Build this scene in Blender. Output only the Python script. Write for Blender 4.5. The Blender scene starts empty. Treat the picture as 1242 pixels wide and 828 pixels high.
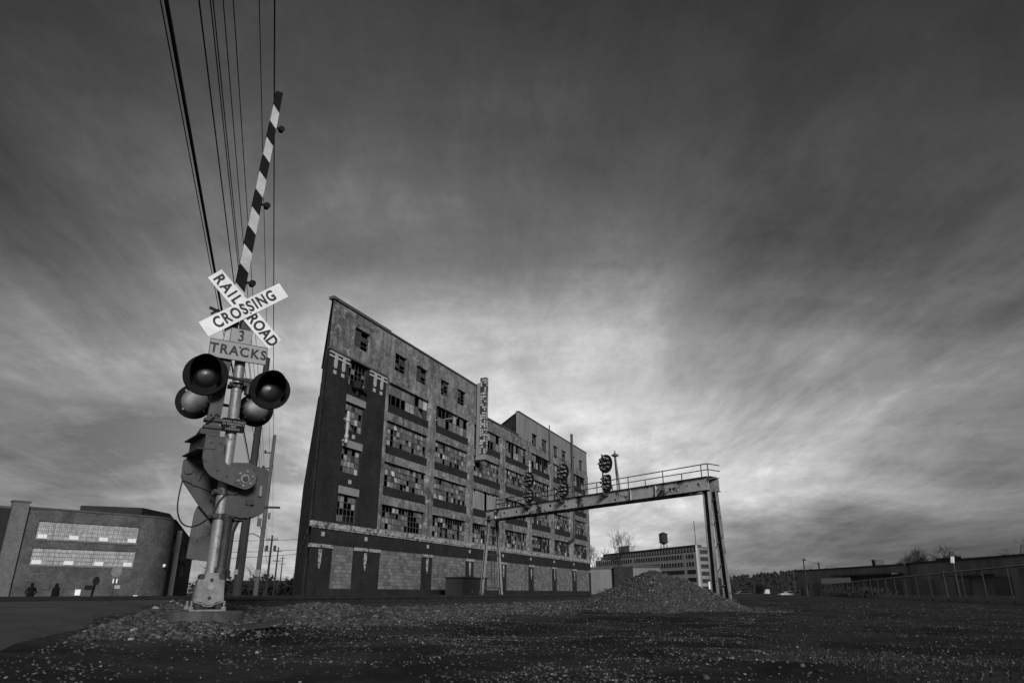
import bpy, math, random
import numpy as np
from mathutils import Vector, Matrix, noise as mnoise

C = bpy.context.scene.collection
scn = bpy.context.scene
rnd = random.Random(7)
R = math.radians

# ------------------------------------------------------------------ helpers
class MB:
    """collects shapes and links them as ONE mesh object"""
    def __init__(self):
        self.v = []; self.f = []; self.m = []
    def add(self, vs, fs, mi=0):
        o = len(self.v)
        self.v += [tuple(p) for p in vs]
        self.f += [tuple(i + o for i in f) for f in fs]
        self.m += [mi] * len(fs)
        return self
    def box(self, c, s, mi=0, rz=0.0):
        x, y, z = s[0] / 2, s[1] / 2, s[2] / 2
        ca, sa = math.cos(rz), math.sin(rz)
        vs = []
        for dz in (-z, z):
            for dx, dy in ((-x, -y), (x, -y), (x, y), (-x, y)):
                vs.append((c[0] + dx * ca - dy * sa, c[1] + dx * sa + dy * ca, c[2] + dz))
        self.add(vs, [(3, 2, 1, 0), (4, 5, 6, 7), (0, 1, 5, 4), (1, 2, 6, 5), (2, 3, 7, 6), (3, 0, 4, 7)], mi)
        return self
    def bb(self, x0, x1, y0, y1, z0, z1, mi=0):
        return self.box(((x0 + x1) / 2, (y0 + y1) / 2, (z0 + z1) / 2), (abs(x1 - x0), abs(y1 - y0), abs(z1 - z0)), mi)
    def bar(self, p0, p1, w, h, mi=0, up=(0, 0, 1), w1=None, h1=None):
        p0, p1 = Vector(p0), Vector(p1)
        d = (p1 - p0).normalized(); u = Vector(up)
        if abs(d.dot(u)) > .98: u = Vector((1, 0, 0))
        a = d.cross(u).normalized(); b = a.cross(d).normalized()
        w1 = w if w1 is None else w1; h1 = h if h1 is None else h1
        vs = []
        for p, ww, hh in ((p0, w, h), (p1, w1, h1)):
            for sa, sb in ((-1, -1), (1, -1), (1, 1), (-1, 1)):
                vs.append(p + a * sa * ww / 2 + b * sb * hh / 2)
        self.add(vs, [(0, 1, 2, 3), (7, 6, 5, 4), (4, 5, 1, 0), (5, 6, 2, 1), (6, 7, 3, 2), (7, 4, 0, 3)], mi)
        return self
    def tube(self, pts, rad, n=8, mi=0, cap=True):
        pts = [Vector(p) for p in pts]
        if not hasattr(rad, '__len__'): rad = [rad] * len(pts)
        o = len(self.v); ref = None
        for i, p in enumerate(pts):
            d = (pts[min(i + 1, len(pts) - 1)] - pts[max(i - 1, 0)]).normalized()
            if ref is None:
                ref = Vector((0, 0, 1)) if abs(d.z) < .9 else Vector((1, 0, 0))
            a = d.cross(ref)
            if a.length < 1e-4: a = d.orthogonal()
            a.normalize(); b = a.cross(d).normalized(); ref = b
            for k in range(n):
                t = 2 * math.pi * k / n
                self.v.append(tuple(p + (a * math.cos(t) + b * math.sin(t)) * rad[i]))
        for i in range(len(pts) - 1):
            for k in range(n):
                k2 = (k + 1) % n
                self.f.append((o + i * n + k, o + i * n + k2, o + (i + 1) * n + k2, o + (i + 1) * n + k)); self.m.append(mi)
        if cap:
            self.f.append(tuple(o + k for k in range(n))[::-1]); self.m.append(mi)
            self.f.append(tuple(o + (len(pts) - 1) * n + k for k in range(n))); self.m.append(mi)
        return self
    def lathe(self, o, d, prof, n=24, mi=0, a0=0, a1=2 * math.pi, ref=(0, 0, 1)):
        """profile (t along d, radius); partial turn allowed"""
        o, d = Vector(o), Vector(d).normalized()
        b = Vector(ref)
        if abs(d.dot(b)) > .99: b = Vector((1, 0, 0))
        b = (b - d * b.dot(d)).normalized(); a = d.cross(b)
        full = abs(a1 - a0 - 2 * math.pi) < 1e-6
        cols = n if full else n + 1
        base = len(self.v)
        for t, r in prof:
            for k in range(cols):
                th = a0 + (a1 - a0) * k / n
                self.v.append(tuple(o + d * t + (b * math.cos(th) + a * math.sin(th)) * r))
        for i in range(len(prof) - 1):
            for k in range(n):
                k2 = (k + 1) % cols if full else k + 1
                self.f.append((base + i * cols + k, base + i * cols + k2, base + (i + 1) * cols + k2, base + (i + 1) * cols + k)); self.m.append(mi)
        return self
    def prism(self, poly, y0, y1, mi=0, fn=None):
        """poly in (x,z), extruded along y"""
        n = len(poly); fn = fn or (lambda x, y, z: (x, y, z))
        vs = [fn(x, y0, z) for x, z in poly] + [fn(x, y1, z) for x, z in poly]
        fs = [tuple(range(n)), tuple(range(2 * n - 1, n - 1, -1))]
        for i in range(n):
            j = (i + 1) % n
            fs.append((i, i + n, j + n, j))
        return self.add(vs, fs, mi)
    def plan(self, poly, z0, z1, mi=0):
        n = len(poly)
        vs = [(x, y, z0) for x, y in poly] + [(x, y, z1) for x, y in poly]
        fs = [tuple(range(n))[::-1], tuple(range(n, 2 * n))]
        for i in range(n):
            j = (i + 1) % n
            fs.append((i, j, j + n, i + n))
        return self.add(vs, fs, mi)
    def build(self, name, mats, parent=None, smooth=False, loc=None, fix=True):
        me = bpy.data.meshes.new(name)
        me.from_pydata(self.v, [], self.f)
        if not isinstance(mats, (list, tuple)): mats = [mats]
        for m in mats: me.materials.append(m)
        if len(mats) > 1: me.polygons.foreach_set('material_index', self.m)
        if fix:
            import bmesh
            bm = bmesh.new(); bm.from_mesh(me)
            bmesh.ops.recalc_face_normals(bm, faces=bm.faces)
            bm.to_mesh(me); bm.free()
        if smooth:
            me.polygons.foreach_set('use_smooth', [True] * len(me.polygons))
            me.set_sharp_from_angle(angle=R(38))
        ob = bpy.data.objects.new(name, me); C.objects.link(ob)
        if parent: ob.parent = parent
        if loc: ob.location = loc
        return ob

def tag(o, label=None, cat=None, group=None, kind=None):
    if label: o['label'] = label
    if cat: o['category'] = cat
    if group: o['group'] = group
    if kind: o['kind'] = kind
    return o
def thing(name, label, cat, loc=(0, 0, 0), rz=0.0, group=None):
    o = bpy.data.objects.new(name, None); C.objects.link(o)
    o.location = loc; o.rotation_euler = (0, 0, rz); o.empty_display_size = .3
    return tag(o, label, cat, group)
def dup(src, parent=None):
    c = src.copy(); C.objects.link(c)
    if parent: c.parent = parent
    for ch in list(src.children): dup(ch, c)
    return c

def text_mesh(txt, size, offset=0.0, extrude=0.0, space=1.0):
    cu = bpy.data.curves.new('lettering', 'FONT')
    cu.body = txt; cu.size = size; cu.align_x = 'CENTER'; cu.align_y = 'CENTER'
    cu.offset = offset; cu.extrude = extrude; cu.space_character = space; cu.resolution_u = 4
    ob = bpy.data.objects.new('lettering', cu); C.objects.link(ob)
    bpy.context.view_layer.update()
    dg = bpy.context.evaluated_depsgraph_get()
    me = bpy.data.meshes.new_from_object(ob.evaluated_get(dg))
    bpy.data.objects.remove(ob); bpy.data.curves.remove(cu)
    return me
def lettering(items, mat, parent):
    """items: (text, size, offset, space, fn(x,y)->xyz, squeeze)"""
    mb = MB()
    for txt, size, off, sp, fn, sq in items:
        me = text_mesh(txt, size, off, 0, sp)
        mb.add([fn(v.co.x * sq, v.co.y) for v in me.vertices], [tuple(p.vertices) for p in me.polygons])
        bpy.data.meshes.remove(me)
    return mb.build('lettering', mat, parent, fix=False)

# ------------------------------------------------------------------ materials (a black-and-white place)
def newmat(name):
    m = bpy.data.materials.new(name); m.use_nodes = True
    nt = m.node_tree; b = nt.nodes['Principled BSDF']
    return m, nt, b
def N(nt, typ, **kw):
    n = nt.nodes.new(typ)
    for k, v in kw.items(): setattr(n, k, v)
    return n
def ramp(nt, fac, stops, interp='LINEAR'):
    r = N(nt, 'ShaderNodeValToRGB'); cr = r.color_ramp; cr.interpolation = interp
    while len(cr.elements) < len(stops): cr.elements.new(.5)
    for e, (p, c) in zip(cr.elements, stops):
        e.position = p; e.color = (c, c, c, 1)
    nt.links.new(fac, r.inputs[0]); return r.outputs[0]
def tex_noise(nt, vec, scale, detail=5, rough=.6, dist=0.0):
    n = N(nt, 'ShaderNodeTexNoise'); n.inputs['Scale'].default_value = scale
    n.inputs['Detail'].default_value = detail; n.inputs['Roughness'].default_value = rough
    n.inputs['Distortion'].default_value = dist
    nt.links.new(vec, n.inputs['Vector']); return n.outputs['Fac']
def mul(nt, a, b, op='MULTIPLY'):
    n = N(nt, 'ShaderNodeMath', operation=op)
    for i, x in enumerate((a, b)):
        if isinstance(x, (int, float)): n.inputs[i].default_value = x
        else: nt.links.new(x, n.inputs[i])
    return n.outputs[0]
def mixc(nt, fac, a, b, mode='MIX'):
    n = N(nt, 'ShaderNodeMix', data_type='RGBA', blend_type=mode)
    for sock, x in ((n.inputs['Factor'], fac), (n.inputs[6], a), (n.inputs[7], b)):
        if isinstance(x, (int, float)):
            sock.default_value = x if sock == n.inputs['Factor'] else (x, x, x, 1)
        else: nt.links.new(x, sock)
    return n.outputs[2]
def bump(nt, b, h, strength=.3, dist=.02):
    n = N(nt, 'ShaderNodeBump'); n.inputs['Strength'].default_value = strength; n.inputs['Distance'].default_value = dist
    nt.links.new(h, n.inputs['Height']); nt.links.new(n.outputs[0], b.inputs['Normal'])

def stained(name, lo, hi, scale=1.5, rough=.85, metal=0.0, spots=None, spot_scale=6, spot_lo=.6, bmp=.25, streak=False, fine=14, spec=.3):
    m, nt, b = newmat(name)
    tc = N(nt, 'ShaderNodeTexCoord').outputs['Object']
    vec = tc
    if streak:
        mp = N(nt, 'ShaderNodeMapping'); mp.inputs['Scale'].default_value = (1, 1, .18)
        nt.links.new(tc, mp.inputs['Vector']); vec = mp.outputs[0]
    n1 = tex_noise(nt, vec, scale, 8, .68, .3)
    n2 = tex_noise(nt, tc, scale * fine, 4, .6)
    mx = mul(nt, mul(nt, n1, .72), mul(nt, n2, .28), 'ADD')
    col = ramp(nt, mx, [(.36, lo), (.64, hi)])
    if spots is not None:
        n3 = tex_noise(nt, tc, spot_scale, 7, .7, .5)
        col = mixc(nt, ramp(nt, n3, [(spot_lo, 0), (spot_lo + .08, 1)]), col, spots)
    nt.links.new(col, b.inputs['Base Color'])
    b.inputs['Roughness'].default_value = rough; b.inputs['Metallic'].default_value = metal
    b.inputs['Specular IOR Level'].default_value = spec
    bump(nt, b, mx, bmp, .03)
    return m

def brick(name, lo, hi, mortar, bw=.21, bh=.075, dirt=.5, scale=1.0, stain_scale=.5, msize=.012, off=.5):
    m, nt, b = newmat(name)
    tc = N(nt, 'ShaderNodeTexCoord').outputs['Object']
    sp = N(nt, 'ShaderNodeSeparateXYZ'); nt.links.new(tc, sp.inputs[0])
    cb = N(nt, 'ShaderNodeCombineXYZ')
    nt.links.new(mul(nt, sp.outputs[0], sp.outputs[1], 'ADD'), cb.inputs[0]); nt.links.new(sp.outputs[2], cb.inputs[1])
    bt = N(nt, 'ShaderNodeTexBrick'); nt.links.new(cb.outputs[0], bt.inputs['Vector'])
    for k, v in (('Color1', lo), ('Color2', hi), ('Mortar', mortar)): bt.inputs[k].default_value = (v, v, v, 1)
    bt.offset = off; bt.inputs['Scale'].default_value = scale; bt.inputs['Mortar Size'].default_value = msize
    bt.inputs['Brick Width'].default_value = bw; bt.inputs['Row Height'].default_value = bh; bt.inputs['Bias'].default_value = 0
    n1 = tex_noise(nt, tc, stain_scale, 9, .7, .4)
    st = ramp(nt, n1, [(.3, 1 - dirt), (.68, 1 + .25 * dirt)])
    n2 = tex_noise(nt, tc, 5.5, 5, .6)
    col = mixc(nt, 1.0, bt.outputs['Color'], st, 'MULTIPLY')
    col = mixc(nt, 1.0, col, ramp(nt, n2, [(.3, .75), (.7, 1.15)]), 'MULTIPLY')
    nt.links.new(col, b.inputs['Base Color']); b.inputs['Roughness'].default_value = .9
    b.inputs['Specular IOR Level'].default_value = .2
    bump(nt, b, bt.outputs['Fac'], -.4, .01)
    return m

def flat(name, v, rough=.6, metal=0.0, spec=.4, var=.25, sc=9):
    return stained(name, v * (1 - var), v * (1 + var), sc, rough, metal, bmp=.08, spec=spec)

M = {}
def concretemat():
    m, nt, b = newmat('weathered_concrete')
    tc = N(nt, 'ShaderNodeTexCoord').outputs['Object']
    mp = N(nt, 'ShaderNodeMapping'); mp.inputs['Scale'].default_value = (1, 1, .12); nt.links.new(tc, mp.inputs['Vector'])
    big = tex_noise(nt, tc, .28, 6, .6, .4); mid = tex_noise(nt, tc, 1.1, 9, .72, .6); stk = tex_noise(nt, mp.outputs[0], 1.6, 7, .65); fine = tex_noise(nt, tc, 16, 5, .65)
    col = ramp(nt, mul(nt, mul(nt, big, .5), mul(nt, mid, .5), 'ADD'), [(.36, .07), (.5, .19), (.64, .33)])
    col = mixc(nt, 1.0, col, ramp(nt, stk, [(.34, .5), (.55, 1.0), (.7, 1.2)]), 'MULTIPLY')
    col = mixc(nt, 1.0, col, ramp(nt, fine, [(.3, .72), (.7, 1.22)]), 'MULTIPLY')
    lime = tex_noise(nt, tc, 1.3, 12, .8, .25)
    col = mixc(nt, ramp(nt, lime, [(.525, 0), (.62, .8)]), col, .46)
    dark = tex_noise(nt, tc, .5, 10, .75, .8)
    col = mixc(nt, ramp(nt, dark, [(.56, 0), (.66, .8)]), col, .03)
    nt.links.new(col, b.inputs['Base Color']); b.inputs['Roughness'].default_value = .9; b.inputs['Specular IOR Level'].default_value = .2
    bump(nt, b, mul(nt, mid, fine, 'ADD'), .5, .04)
    return m
M['concrete'] = concretemat()
M['concrete_pale'] = stained('pale_concrete', .17, .27, .5, .9, streak=True, bmp=.2)
M['concrete_foot'] = stained('foundation_concrete', .035, .11, 4, .9, bmp=.5)
M['brick'] = brick('dark_red_brick', .017, .034, .04, dirt=.55, stain_scale=.5)
M['block'] = brick('block_infill', .14, .26, .11, .62, .31, dirt=.45, stain_scale=.8, msize=.022)
M['terracotta'] = stained('glazed_trim', .25, .5, 3, .6, spots=.05, spot_scale=3.2, spot_lo=.5)
M['tile'] = stained('white_trim_tile', .3, .48, 3, .6)
M['lintel'] = stained('smooth_lintel', .2, .3, 2, .8)
M['coping'] = stained('coping_dark', .05, .11, 2, .8)
M['steel_frame'] = stained('window_steel', .03, .1, 5, .7, spots=.25, spot_scale=4, spot_lo=.62)
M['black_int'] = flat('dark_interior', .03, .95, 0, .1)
M['board'] = stained('grey_board', .16, .36, 1.5, .9, streak=True)
M['tar'] = flat('roof_felt', .05, .95)
M['dark_metal'] = stained('dark_painted_metal', .018, .045, 5, .55, spots=.09, spot_scale=7, spot_lo=.62, spec=.5)
M['black'] = flat('black_paint', .012, .5, 0, .5)
M['black_matte'] = flat('black_hood', .006, .75, 0, .2)
M['gate_grey'] = stained('gate_machine_paint', .035, .085, 2.6, .6, spots=.02, spot_scale=7, spot_lo=.57, spec=.4, streak=True)
M['box_grey'] = stained('machine_box_paint', .022, .05, 2.6, .55, spots=.1, spot_scale=6, spot_lo=.66, spec=.45, streak=True)
M['galv'] = stained('galvanised_mast', .16, .44, 3.0, .5, .4, spots=.07, spot_scale=8, spot_lo=.58, spec=.5, streak=True)
M['cast'] = stained('cast_housing', .12, .26, 6, .6, spots=.07, spot_scale=9, spot_lo=.6, bmp=.5)
M['sign_white'] = stained('sign_white', .62, .86, 3.5, .5, spots=.42, spot_scale=12, spot_lo=.64, bmp=.03)
M['sign_grey'] = stained('sign_reflective_grey', .25, .33, 3, .4, spots=.25, spot_scale=9, spot_lo=.68, bmp=.03)
M['sign_edge'] = flat('sign_edge', .1, .5)
M['letter'] = flat('sign_lettering', .012, .5, 0, .3)
M['letter_pale'] = flat('pale_lettering', .3, .6)
M['disc'] = stained('lamp_background', .003, .009, 6, .7, spec=.12)
M['lamp_back'] = stained('lamp_housing_back', .14, .24, 3, .5, .2)
M['stripe_w'] = stained('gate_white', .28, .5, 4, .5)
M['stripe_b'] = stained('gate_dark', .004, .01, 4, .7, spec=.1)
M['lens_dark'] = None
def lensmat():
    m, nt, b = newmat('red_lens')
    b.inputs['Base Color'].default_value = (.008, .008, .008, 1); b.inputs['Roughness'].default_value = .3; b.inputs['Specular IOR Level'].default_value = .35
    return m
M['lens'] = lensmat()
M['girder'] = stained('flaking_girder_paint', .3, .58, .9, .65, spots=.03, spot_scale=.8, spot_lo=.54, bmp=.3)
M['girder_dark'] = stained('rusted_flange', .02, .06, 2, .8)
M['leg_paint'] = stained('rusty_leg_paint', .06, .3, 1.2, .7, spots=.03, spot_scale=2.6, spot_lo=.56, streak=True)
M['timber'] = stained('creosoted_timber', .012, .04, 4, .9, streak=True, bmp=.5)
M['pole'] = stained('pole_wood', .06, .13, 3, .9, streak=True, bmp=.4)
M['pole_dark'] = stained('pole_wood_dark', .02, .05, 3, .9, streak=True, bmp=.4)
M['wire'] = flat('wire_black', .012, .7, 0, .2)
M['insul'] = flat('insulator', .25, .3)
M['rail'] = stained('rail_steel', .02, .05, 4, .6, .3)
M['left_brick'] = brick('tan_brick', .09, .15, .12, dirt=.6, stain_scale=.55)
M['left_brick_light'] = brick('tan_brick_pilaster', .15, .19, .15, dirt=.25, stain_scale=.4)
M['annex'] = stained('dark_and_shaded_wall', .012, .03, 1, .8)  # annex wall's shade put into the colour; also the dark bay and roof house
M['glassblock'] = brick('glass_block', (.38), .58, .27, .16, .34, dirt=.3, stain_scale=.6, msize=.022, off=0.0)
M['pale_vent'] = flat('pale_vent_sash', .85, .35)
M['office'] = stained('office_concrete', .3, .44, .4, .85, streak=True)
M['office_front'] = stained('office_front_baked_light', .6, .75, .4, .85, streak=True)  # concrete made paler to stand in for light missing on the unlit front
M['office_dark'] = stained('office_roof_band', .05, .09, .4, .85)
M['office_end'] = stained('office_end_baked_shade', .16, .25, .4, .85, streak=True)  # same concrete darkened in colour to hold down the sunlit end
M['ribbon'] = stained('ribbon_glass', .012, .05, .6, .3, spec=.5)
M['white_wall'] = stained('whitewashed_wall', .13, .21, .25, .85, streak=True)
M['ware'] = stained('warehouse_wall', .22, .42, .3, .9, streak=True)
M['ware2'] = stained('warehouse_wall_brown', .18, .42, .3, .9, streak=True)
M['low_wall'] = stained('low_wall_concrete', .3, .45, .6, .9, streak=True)
M['post'] = stained('fence_post', .03, .06, 3, .6)
M['bark'] = stained('bark', .02, .05, 4, .95)
M['twig'] = flat('twig', .025, .95)
M['leaf_dark'] = flat('dark_evergreen', .02, .9)
M['coat'] = flat('dark_coat', .008, .9, 0, .1)
M['skin'] = flat('skin', .12, .6)
M['car_dark'] = flat('car_paint_dark', .05, .25, .2, .5)
M['car_pale'] = flat('car_paint_pale', .6, .3, 0, .5)
M['car_glass'] = flat('car_glass', .01, .08, 0, .5)
M['rubber'] = flat('rubber', .01, .9)
M['hill'] = stained('wooded_hill', .012, .03, .05, .95)
M['asphalt'] = stained('asphalt', .036, .085, 1.2, .93, spots=.1, spot_scale=45, spot_lo=.58, bmp=.8, fine=22, spec=.2)

def panemat():
    m, nt, b = newmat('old_glass')
    g = N(nt, 'ShaderNodeNewGeometry')
    tc = N(nt, 'ShaderNodeTexCoord').outputs['Object']
    base = ramp(nt, g.outputs['Random Per Island'], [(0, .05), (.08, .11), (.3, .15), (.55, .19), (.75, .25), (.89, .36), (.96, .6)], 'CONSTANT')
    n1 = tex_noise(nt, tc, 2.2, 6, .65)
    col = mixc(nt, 1.0, base, ramp(nt, n1, [(.3, .55), (.7, 1.3)]), 'MULTIPLY')
    nt.links.new(col, b.inputs['Base Color'])
    b.inputs['Roughness'].default_value = .28; b.inputs['Specular IOR Level'].default_value = .4
    return m
M['pane'] = panemat()
M['pane_dark'] = stained('dark_glass', .02, .09, 1.5, .25, spec=.5)
def stonemat():
    m, nt, b = newmat('crushed_stone')
    g = N(nt, 'ShaderNodeNewGeometry')
    tc = N(nt, 'ShaderNodeTexCoord').outputs['Object']
    base = ramp(nt, g.outputs['Random Per Island'], [(0, .02), (.45, .05), (.8, .085), (.95, .125), (.985, .18), (1, .28)])
    col = mixc(nt, 1.0, base, ramp(nt, tex_noise(nt, tc, 25, 4, .6), [(.3, .6), (.7, 1.3)]), 'MULTIPLY')
    nt.links.new(col, b.inputs['Base Color']); b.inputs['Roughness'].default_value = .85
    b.inputs['Specular IOR Level'].default_value = .3
    return m
M['stone'] = stonemat()
def groundmat():
    m, nt, b = newmat('dirt_and_ballast')
    tc = N(nt, 'ShaderNodeTexCoord').outputs['Object']
    ab = N(nt, 'ShaderNodeAttribute', attribute_name='ballast').outputs['Fac']
    ag = N(nt, 'ShaderNodeAttribute', attribute_name='grass').outputs['Fac']
    n1 = tex_noise(nt, tc, .55, 8, .62, .6)
    n2 = tex_noise(nt, tc, 11, 6, .7)
    dirt = ramp(nt, n1, [(.42, .006), (.52, .02), (.7, .05)])
    dirt = mixc(nt, 1.0, dirt, ramp(nt, n2, [(.3, .45), (.7, 1.5)]), 'MULTIPLY')
    v = N(nt, 'ShaderNodeTexVoronoi'); v.inputs['Scale'].default_value = 17; nt.links.new(tc, v.inputs['Vector'])
    bw = N(nt, 'ShaderNodeRGBToBW'); nt.links.new(v.outputs['Color'], bw.inputs[0])
    bal = ramp(nt, bw.outputs[0], [(.15, .012), (.6, .04), (.9, .1)])
    gr = ramp(nt, n1, [(.42, .008), (.64, .04)])
    gr = mixc(nt, 1.0, gr, ramp(nt, tex_noise(nt, tc, 26, 5, .7), [(.3, .45), (.7, 1.5)]), 'MULTIPLY')
    col = mixc(nt, ab, dirt, bal); col = mixc(nt, ag, col, gr)
    nt.links.new(col, b.inputs['Base Color']); b.inputs['Roughness'].default_value = .95
    b.inputs['Specular IOR Level'].default_value = .15
    h = mul(nt, mul(nt, n2, .5), mul(nt, v.outputs['Distance'], ab), 'SUBTRACT')
    bump(nt, b, h, .9, .05)
    return m
M['ground'] = groundmat()
def chainmat():
    m, nt, b = newmat('chain_link')
    uv = N(nt, 'ShaderNodeTexCoord').outputs['Object']
    sp = N(nt, 'ShaderNodeSeparateXYZ'); nt.links.new(uv, sp.inputs[0])
    k = math.pi / .06
    a = mul(nt, mul(nt, sp.outputs[0], sp.outputs[2], 'ADD'), k)
    c = mul(nt, mul(nt, sp.outputs[0], sp.outputs[2], 'SUBTRACT'), k)
    sa = mul(nt, mul(nt, mul(nt, a, 0, 'SINE'), 0, 'ABSOLUTE'), .13, 'LESS_THAN')
    sc = mul(nt, mul(nt, mul(nt, c, 0, 'SINE'), 0, 'ABSOLUTE'), .13, 'LESS_THAN')
    fac = mul(nt, sa, sc, 'MAXIMUM')
    tr = N(nt, 'ShaderNodeBsdfTransparent'); mx = N(nt, 'ShaderNodeMixShader')
    nt.links.new(fac, mx.inputs[0]); nt.links.new(tr.outputs[0], mx.inputs[1]); nt.links.new(b.outputs[0], mx.inputs[2])
    b.inputs['Base Color'].default_value = (.03, .03, .03, 1); b.inputs['Roughness'].default_value = .6
    nt.links.new(mx.outputs[0], nt.nodes['Material Output'].inputs['Surface'])
    return m
M['chain'] = chainmat()
M['grassblade'] = None
def grassmat():
    m, nt, b = newmat('dry_grass')
    g = N(nt, 'ShaderNodeNewGeometry')
    nt.links.new(ramp(nt, g.outputs['Random Per Island'], [(0, .008), (.6, .025), (1, .09)]), b.inputs['Base Color'])
    b.inputs['Roughness'].default_value = .9
    return m
M['grassblade'] = grassmat()

# ------------------------------------------------------------------ camera
CZ = .55
cam = bpy.data.cameras.new('camera'); co = bpy.data.objects.new('camera', cam); C.objects.link(co)
cam.lens = 24; cam.sensor_width = 36; cam.clip_start = .05; cam.clip_end = 20000
co.location = (0, 0, CZ); co.rotation_euler = (R(90 + 20.22), 0, 0)
scn.camera = co

# ------------------------------------------------------------------ sky and sun
SUN_AZ, SUN_EL = R(163), R(21)       # azimuth clockwise from +Y : behind the camera, a little right
w = bpy.data.worlds.new('World'); scn.world = w; w.use_nodes = True
nt = w.node_tree; bg = nt.nodes['Background']
sky = N(nt, 'ShaderNodeTexSky', sky_type='NISHITA'); sky.sun_disc = False
sky.sun_elevation = SUN_EL; sky.sun_rotation = SUN_AZ; sky.air_density = 1.0; sky.dust_density = 2.0
bw = N(nt, 'ShaderNodeRGBToBW'); nt.links.new(sky.outputs[0], bw.inputs[0])
tc = N(nt, 'ShaderNodeTexCoord').outputs['Generated']
sp = N(nt, 'ShaderNodeSeparateXYZ'); nt.links.new(tc, sp.inputs[0])
zz = mul(nt, sp.outputs[2], 0.0, 'MAXIMUM')
den = mul(nt, zz, .16, 'ADD')
cb = N(nt, 'ShaderNodeCombineXYZ')
nt.links.new(mul(nt, sp.outputs[0], den, 'DIVIDE'), cb.inputs[0]); nt.links.new(mul(nt, sp.outputs[1], den, 'DIVIDE'), cb.inputs[1])
def skynoise(rot, sc, scale, detail, rough, dist, off):
    mp = N(nt, 'ShaderNodeMapping'); mp.inputs['Rotation'].default_value = (0, 0, rot)
    mp.inputs['Scale'].default_value = sc; mp.inputs['Location'].default_value = off
    nt.links.new(cb.outputs[0], mp.inputs['Vector'])
    return tex_noise(nt, mp.outputs[0], scale, detail, rough, dist)
c1 = skynoise(R(-22), (1.0, .5, 1), 1.0, 10, .64, .6, (3.1, 1.7, 0))
c2 = skynoise(R(24), (1.1, .5, 1), 2.1, 10, .7, .5, (.4, 6.3, 0))
c4 = skynoise(R(30), (1.0, .5, 1), 5.0, 8, .7, .6, (2.2, 9.1, 0))
c3 = skynoise(R(-28), (.32, 1.0, 1), .62, 7, .6, .5, (3.9, 13.1, 0))
mixn = mul(nt, mul(nt, mul(nt, mul(nt, c1, .36), mul(nt, c2, .20), 'ADD'), mul(nt, c3, .36), 'ADD'), mul(nt, c4, .08), 'ADD')
cloud = ramp(nt, mixn, [(.40, .42), (.465, .76), (.525, 1.12), (.60, 1.9)])
elev = ramp(nt, zz, [(0, .22), (.05, .33), (.12, .54), (.2, .53), (.31, .28), (.44, .105), (.6, .045), (.74, .027), (1, .026)])
# brighter round the light patch low in the sky ahead
hl = mul(nt, mul(nt, mul(nt, sp.outputs[0], 2.0, 'POWER'), mul(nt, sp.outputs[1], 2.0, 'POWER'), 'ADD'), .5, 'POWER')
cosaz = mul(nt, mul(nt, mul(nt, sp.outputs[0], math.sin(R(1))), mul(nt, sp.outputs[1], math.cos(R(1))), 'ADD'), mul(nt, hl, .001, 'ADD'), 'DIVIDE')
az01 = mul(nt, mul(nt, cosaz, .5), .5, 'ADD')
az = ramp(nt, az01, [(0, .75), (.6, .35), (.86, .36), (.93, .56), (.975, .88), (.995, 1.12), (1, 1.16)])
azmix = mixc(nt, ramp(nt, zz, [(.22, 0), (.62, 1)]), az, 1.0)
sx = mul(nt, sp.outputs[0], mul(nt, hl, .001, 'ADD'), 'DIVIDE')
asym = ramp(nt, mul(nt, mul(nt, sx, .5), .5, 'ADD'), [(.17, .72), (.27, 1.08), (.38, 1.3), (.5, 1.12), (.62, 1.02), (.8, .74)])
bank = mul(nt, ramp(nt, mul(nt, zz, mul(nt, mul(nt, c1, .08), -.04, 'ADD'), 'ADD'), [(.05, 1), (.11, 0)]), ramp(nt, mul(nt, mul(nt, sx, .5), .5, 'ADD'), [(.56, 0), (.66, .5)]))
bankm = mul(nt, 1.0, bank, 'SUBTRACT')
skyc = mixc(nt, 1.0, mixc(nt, 1.0, elev, azmix, 'MULTIPLY'), cloud, 'MULTIPLY')
gl = Vector((math.sin(R(2)) * math.cos(R(17)), math.cos(R(2)) * math.cos(R(17)), math.sin(R(17))))
gd = mul(nt, mul(nt, mul(nt, sp.outputs[0], gl.x), mul(nt, sp.outputs[1], gl.y), 'ADD'), mul(nt, sp.outputs[2], gl.z), 'ADD')
fall = ramp(nt, gd, [(0, .8), (.45, .62), (.62, .66), (.78, .98), (.92, 1.1), (1, 1.1)])
skyc = mixc(nt, 1.0, mixc(nt, 1.0, mixc(nt, 1.0, skyc, asym, 'MULTIPLY'), bankm, 'MULTIPLY'), fall, 'MULTIPLY')
tot = N(nt, 'ShaderNodeMix', data_type='RGBA', blend_type='ADD'); tot.inputs['Factor'].default_value = 1
sc10 = mixc(nt, 1.0, skyc, 10.0, 'MULTIPLY')
nis = mixc(nt, 1.0, bw.outputs[0], .06, 'MULTIPLY')
nt.links.new(sc10, tot.inputs[6]); nt.links.new(nis, tot.inputs[7])
nt.links.new(tot.outputs[2], bg.inputs['Color']); bg.inputs['Strength'].default_value = .1
sl = bpy.data.lights.new('sun', 'SUN'); sl.energy = 2.6; sl.angle = R(14); sl.color = (1, 1, 1)
so = bpy.data.objects.new('sun', sl); C.objects.link(so)
sd = Vector((math.sin(SUN_AZ) * math.cos(SUN_EL), math.cos(SUN_AZ) * math.cos(SUN_EL), math.sin(SUN_EL)))
so.rotation_euler = sd.to_track_quat('Z', 'Y').to_euler(); so.location = (10, -20, 30)
vs = scn.view_settings; vs.view_transform = 'Standard'; vs.look = 'None'; vs.gamma = 1; vs.use_curve_mapping = False
vs.exposure = 0.2

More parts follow.
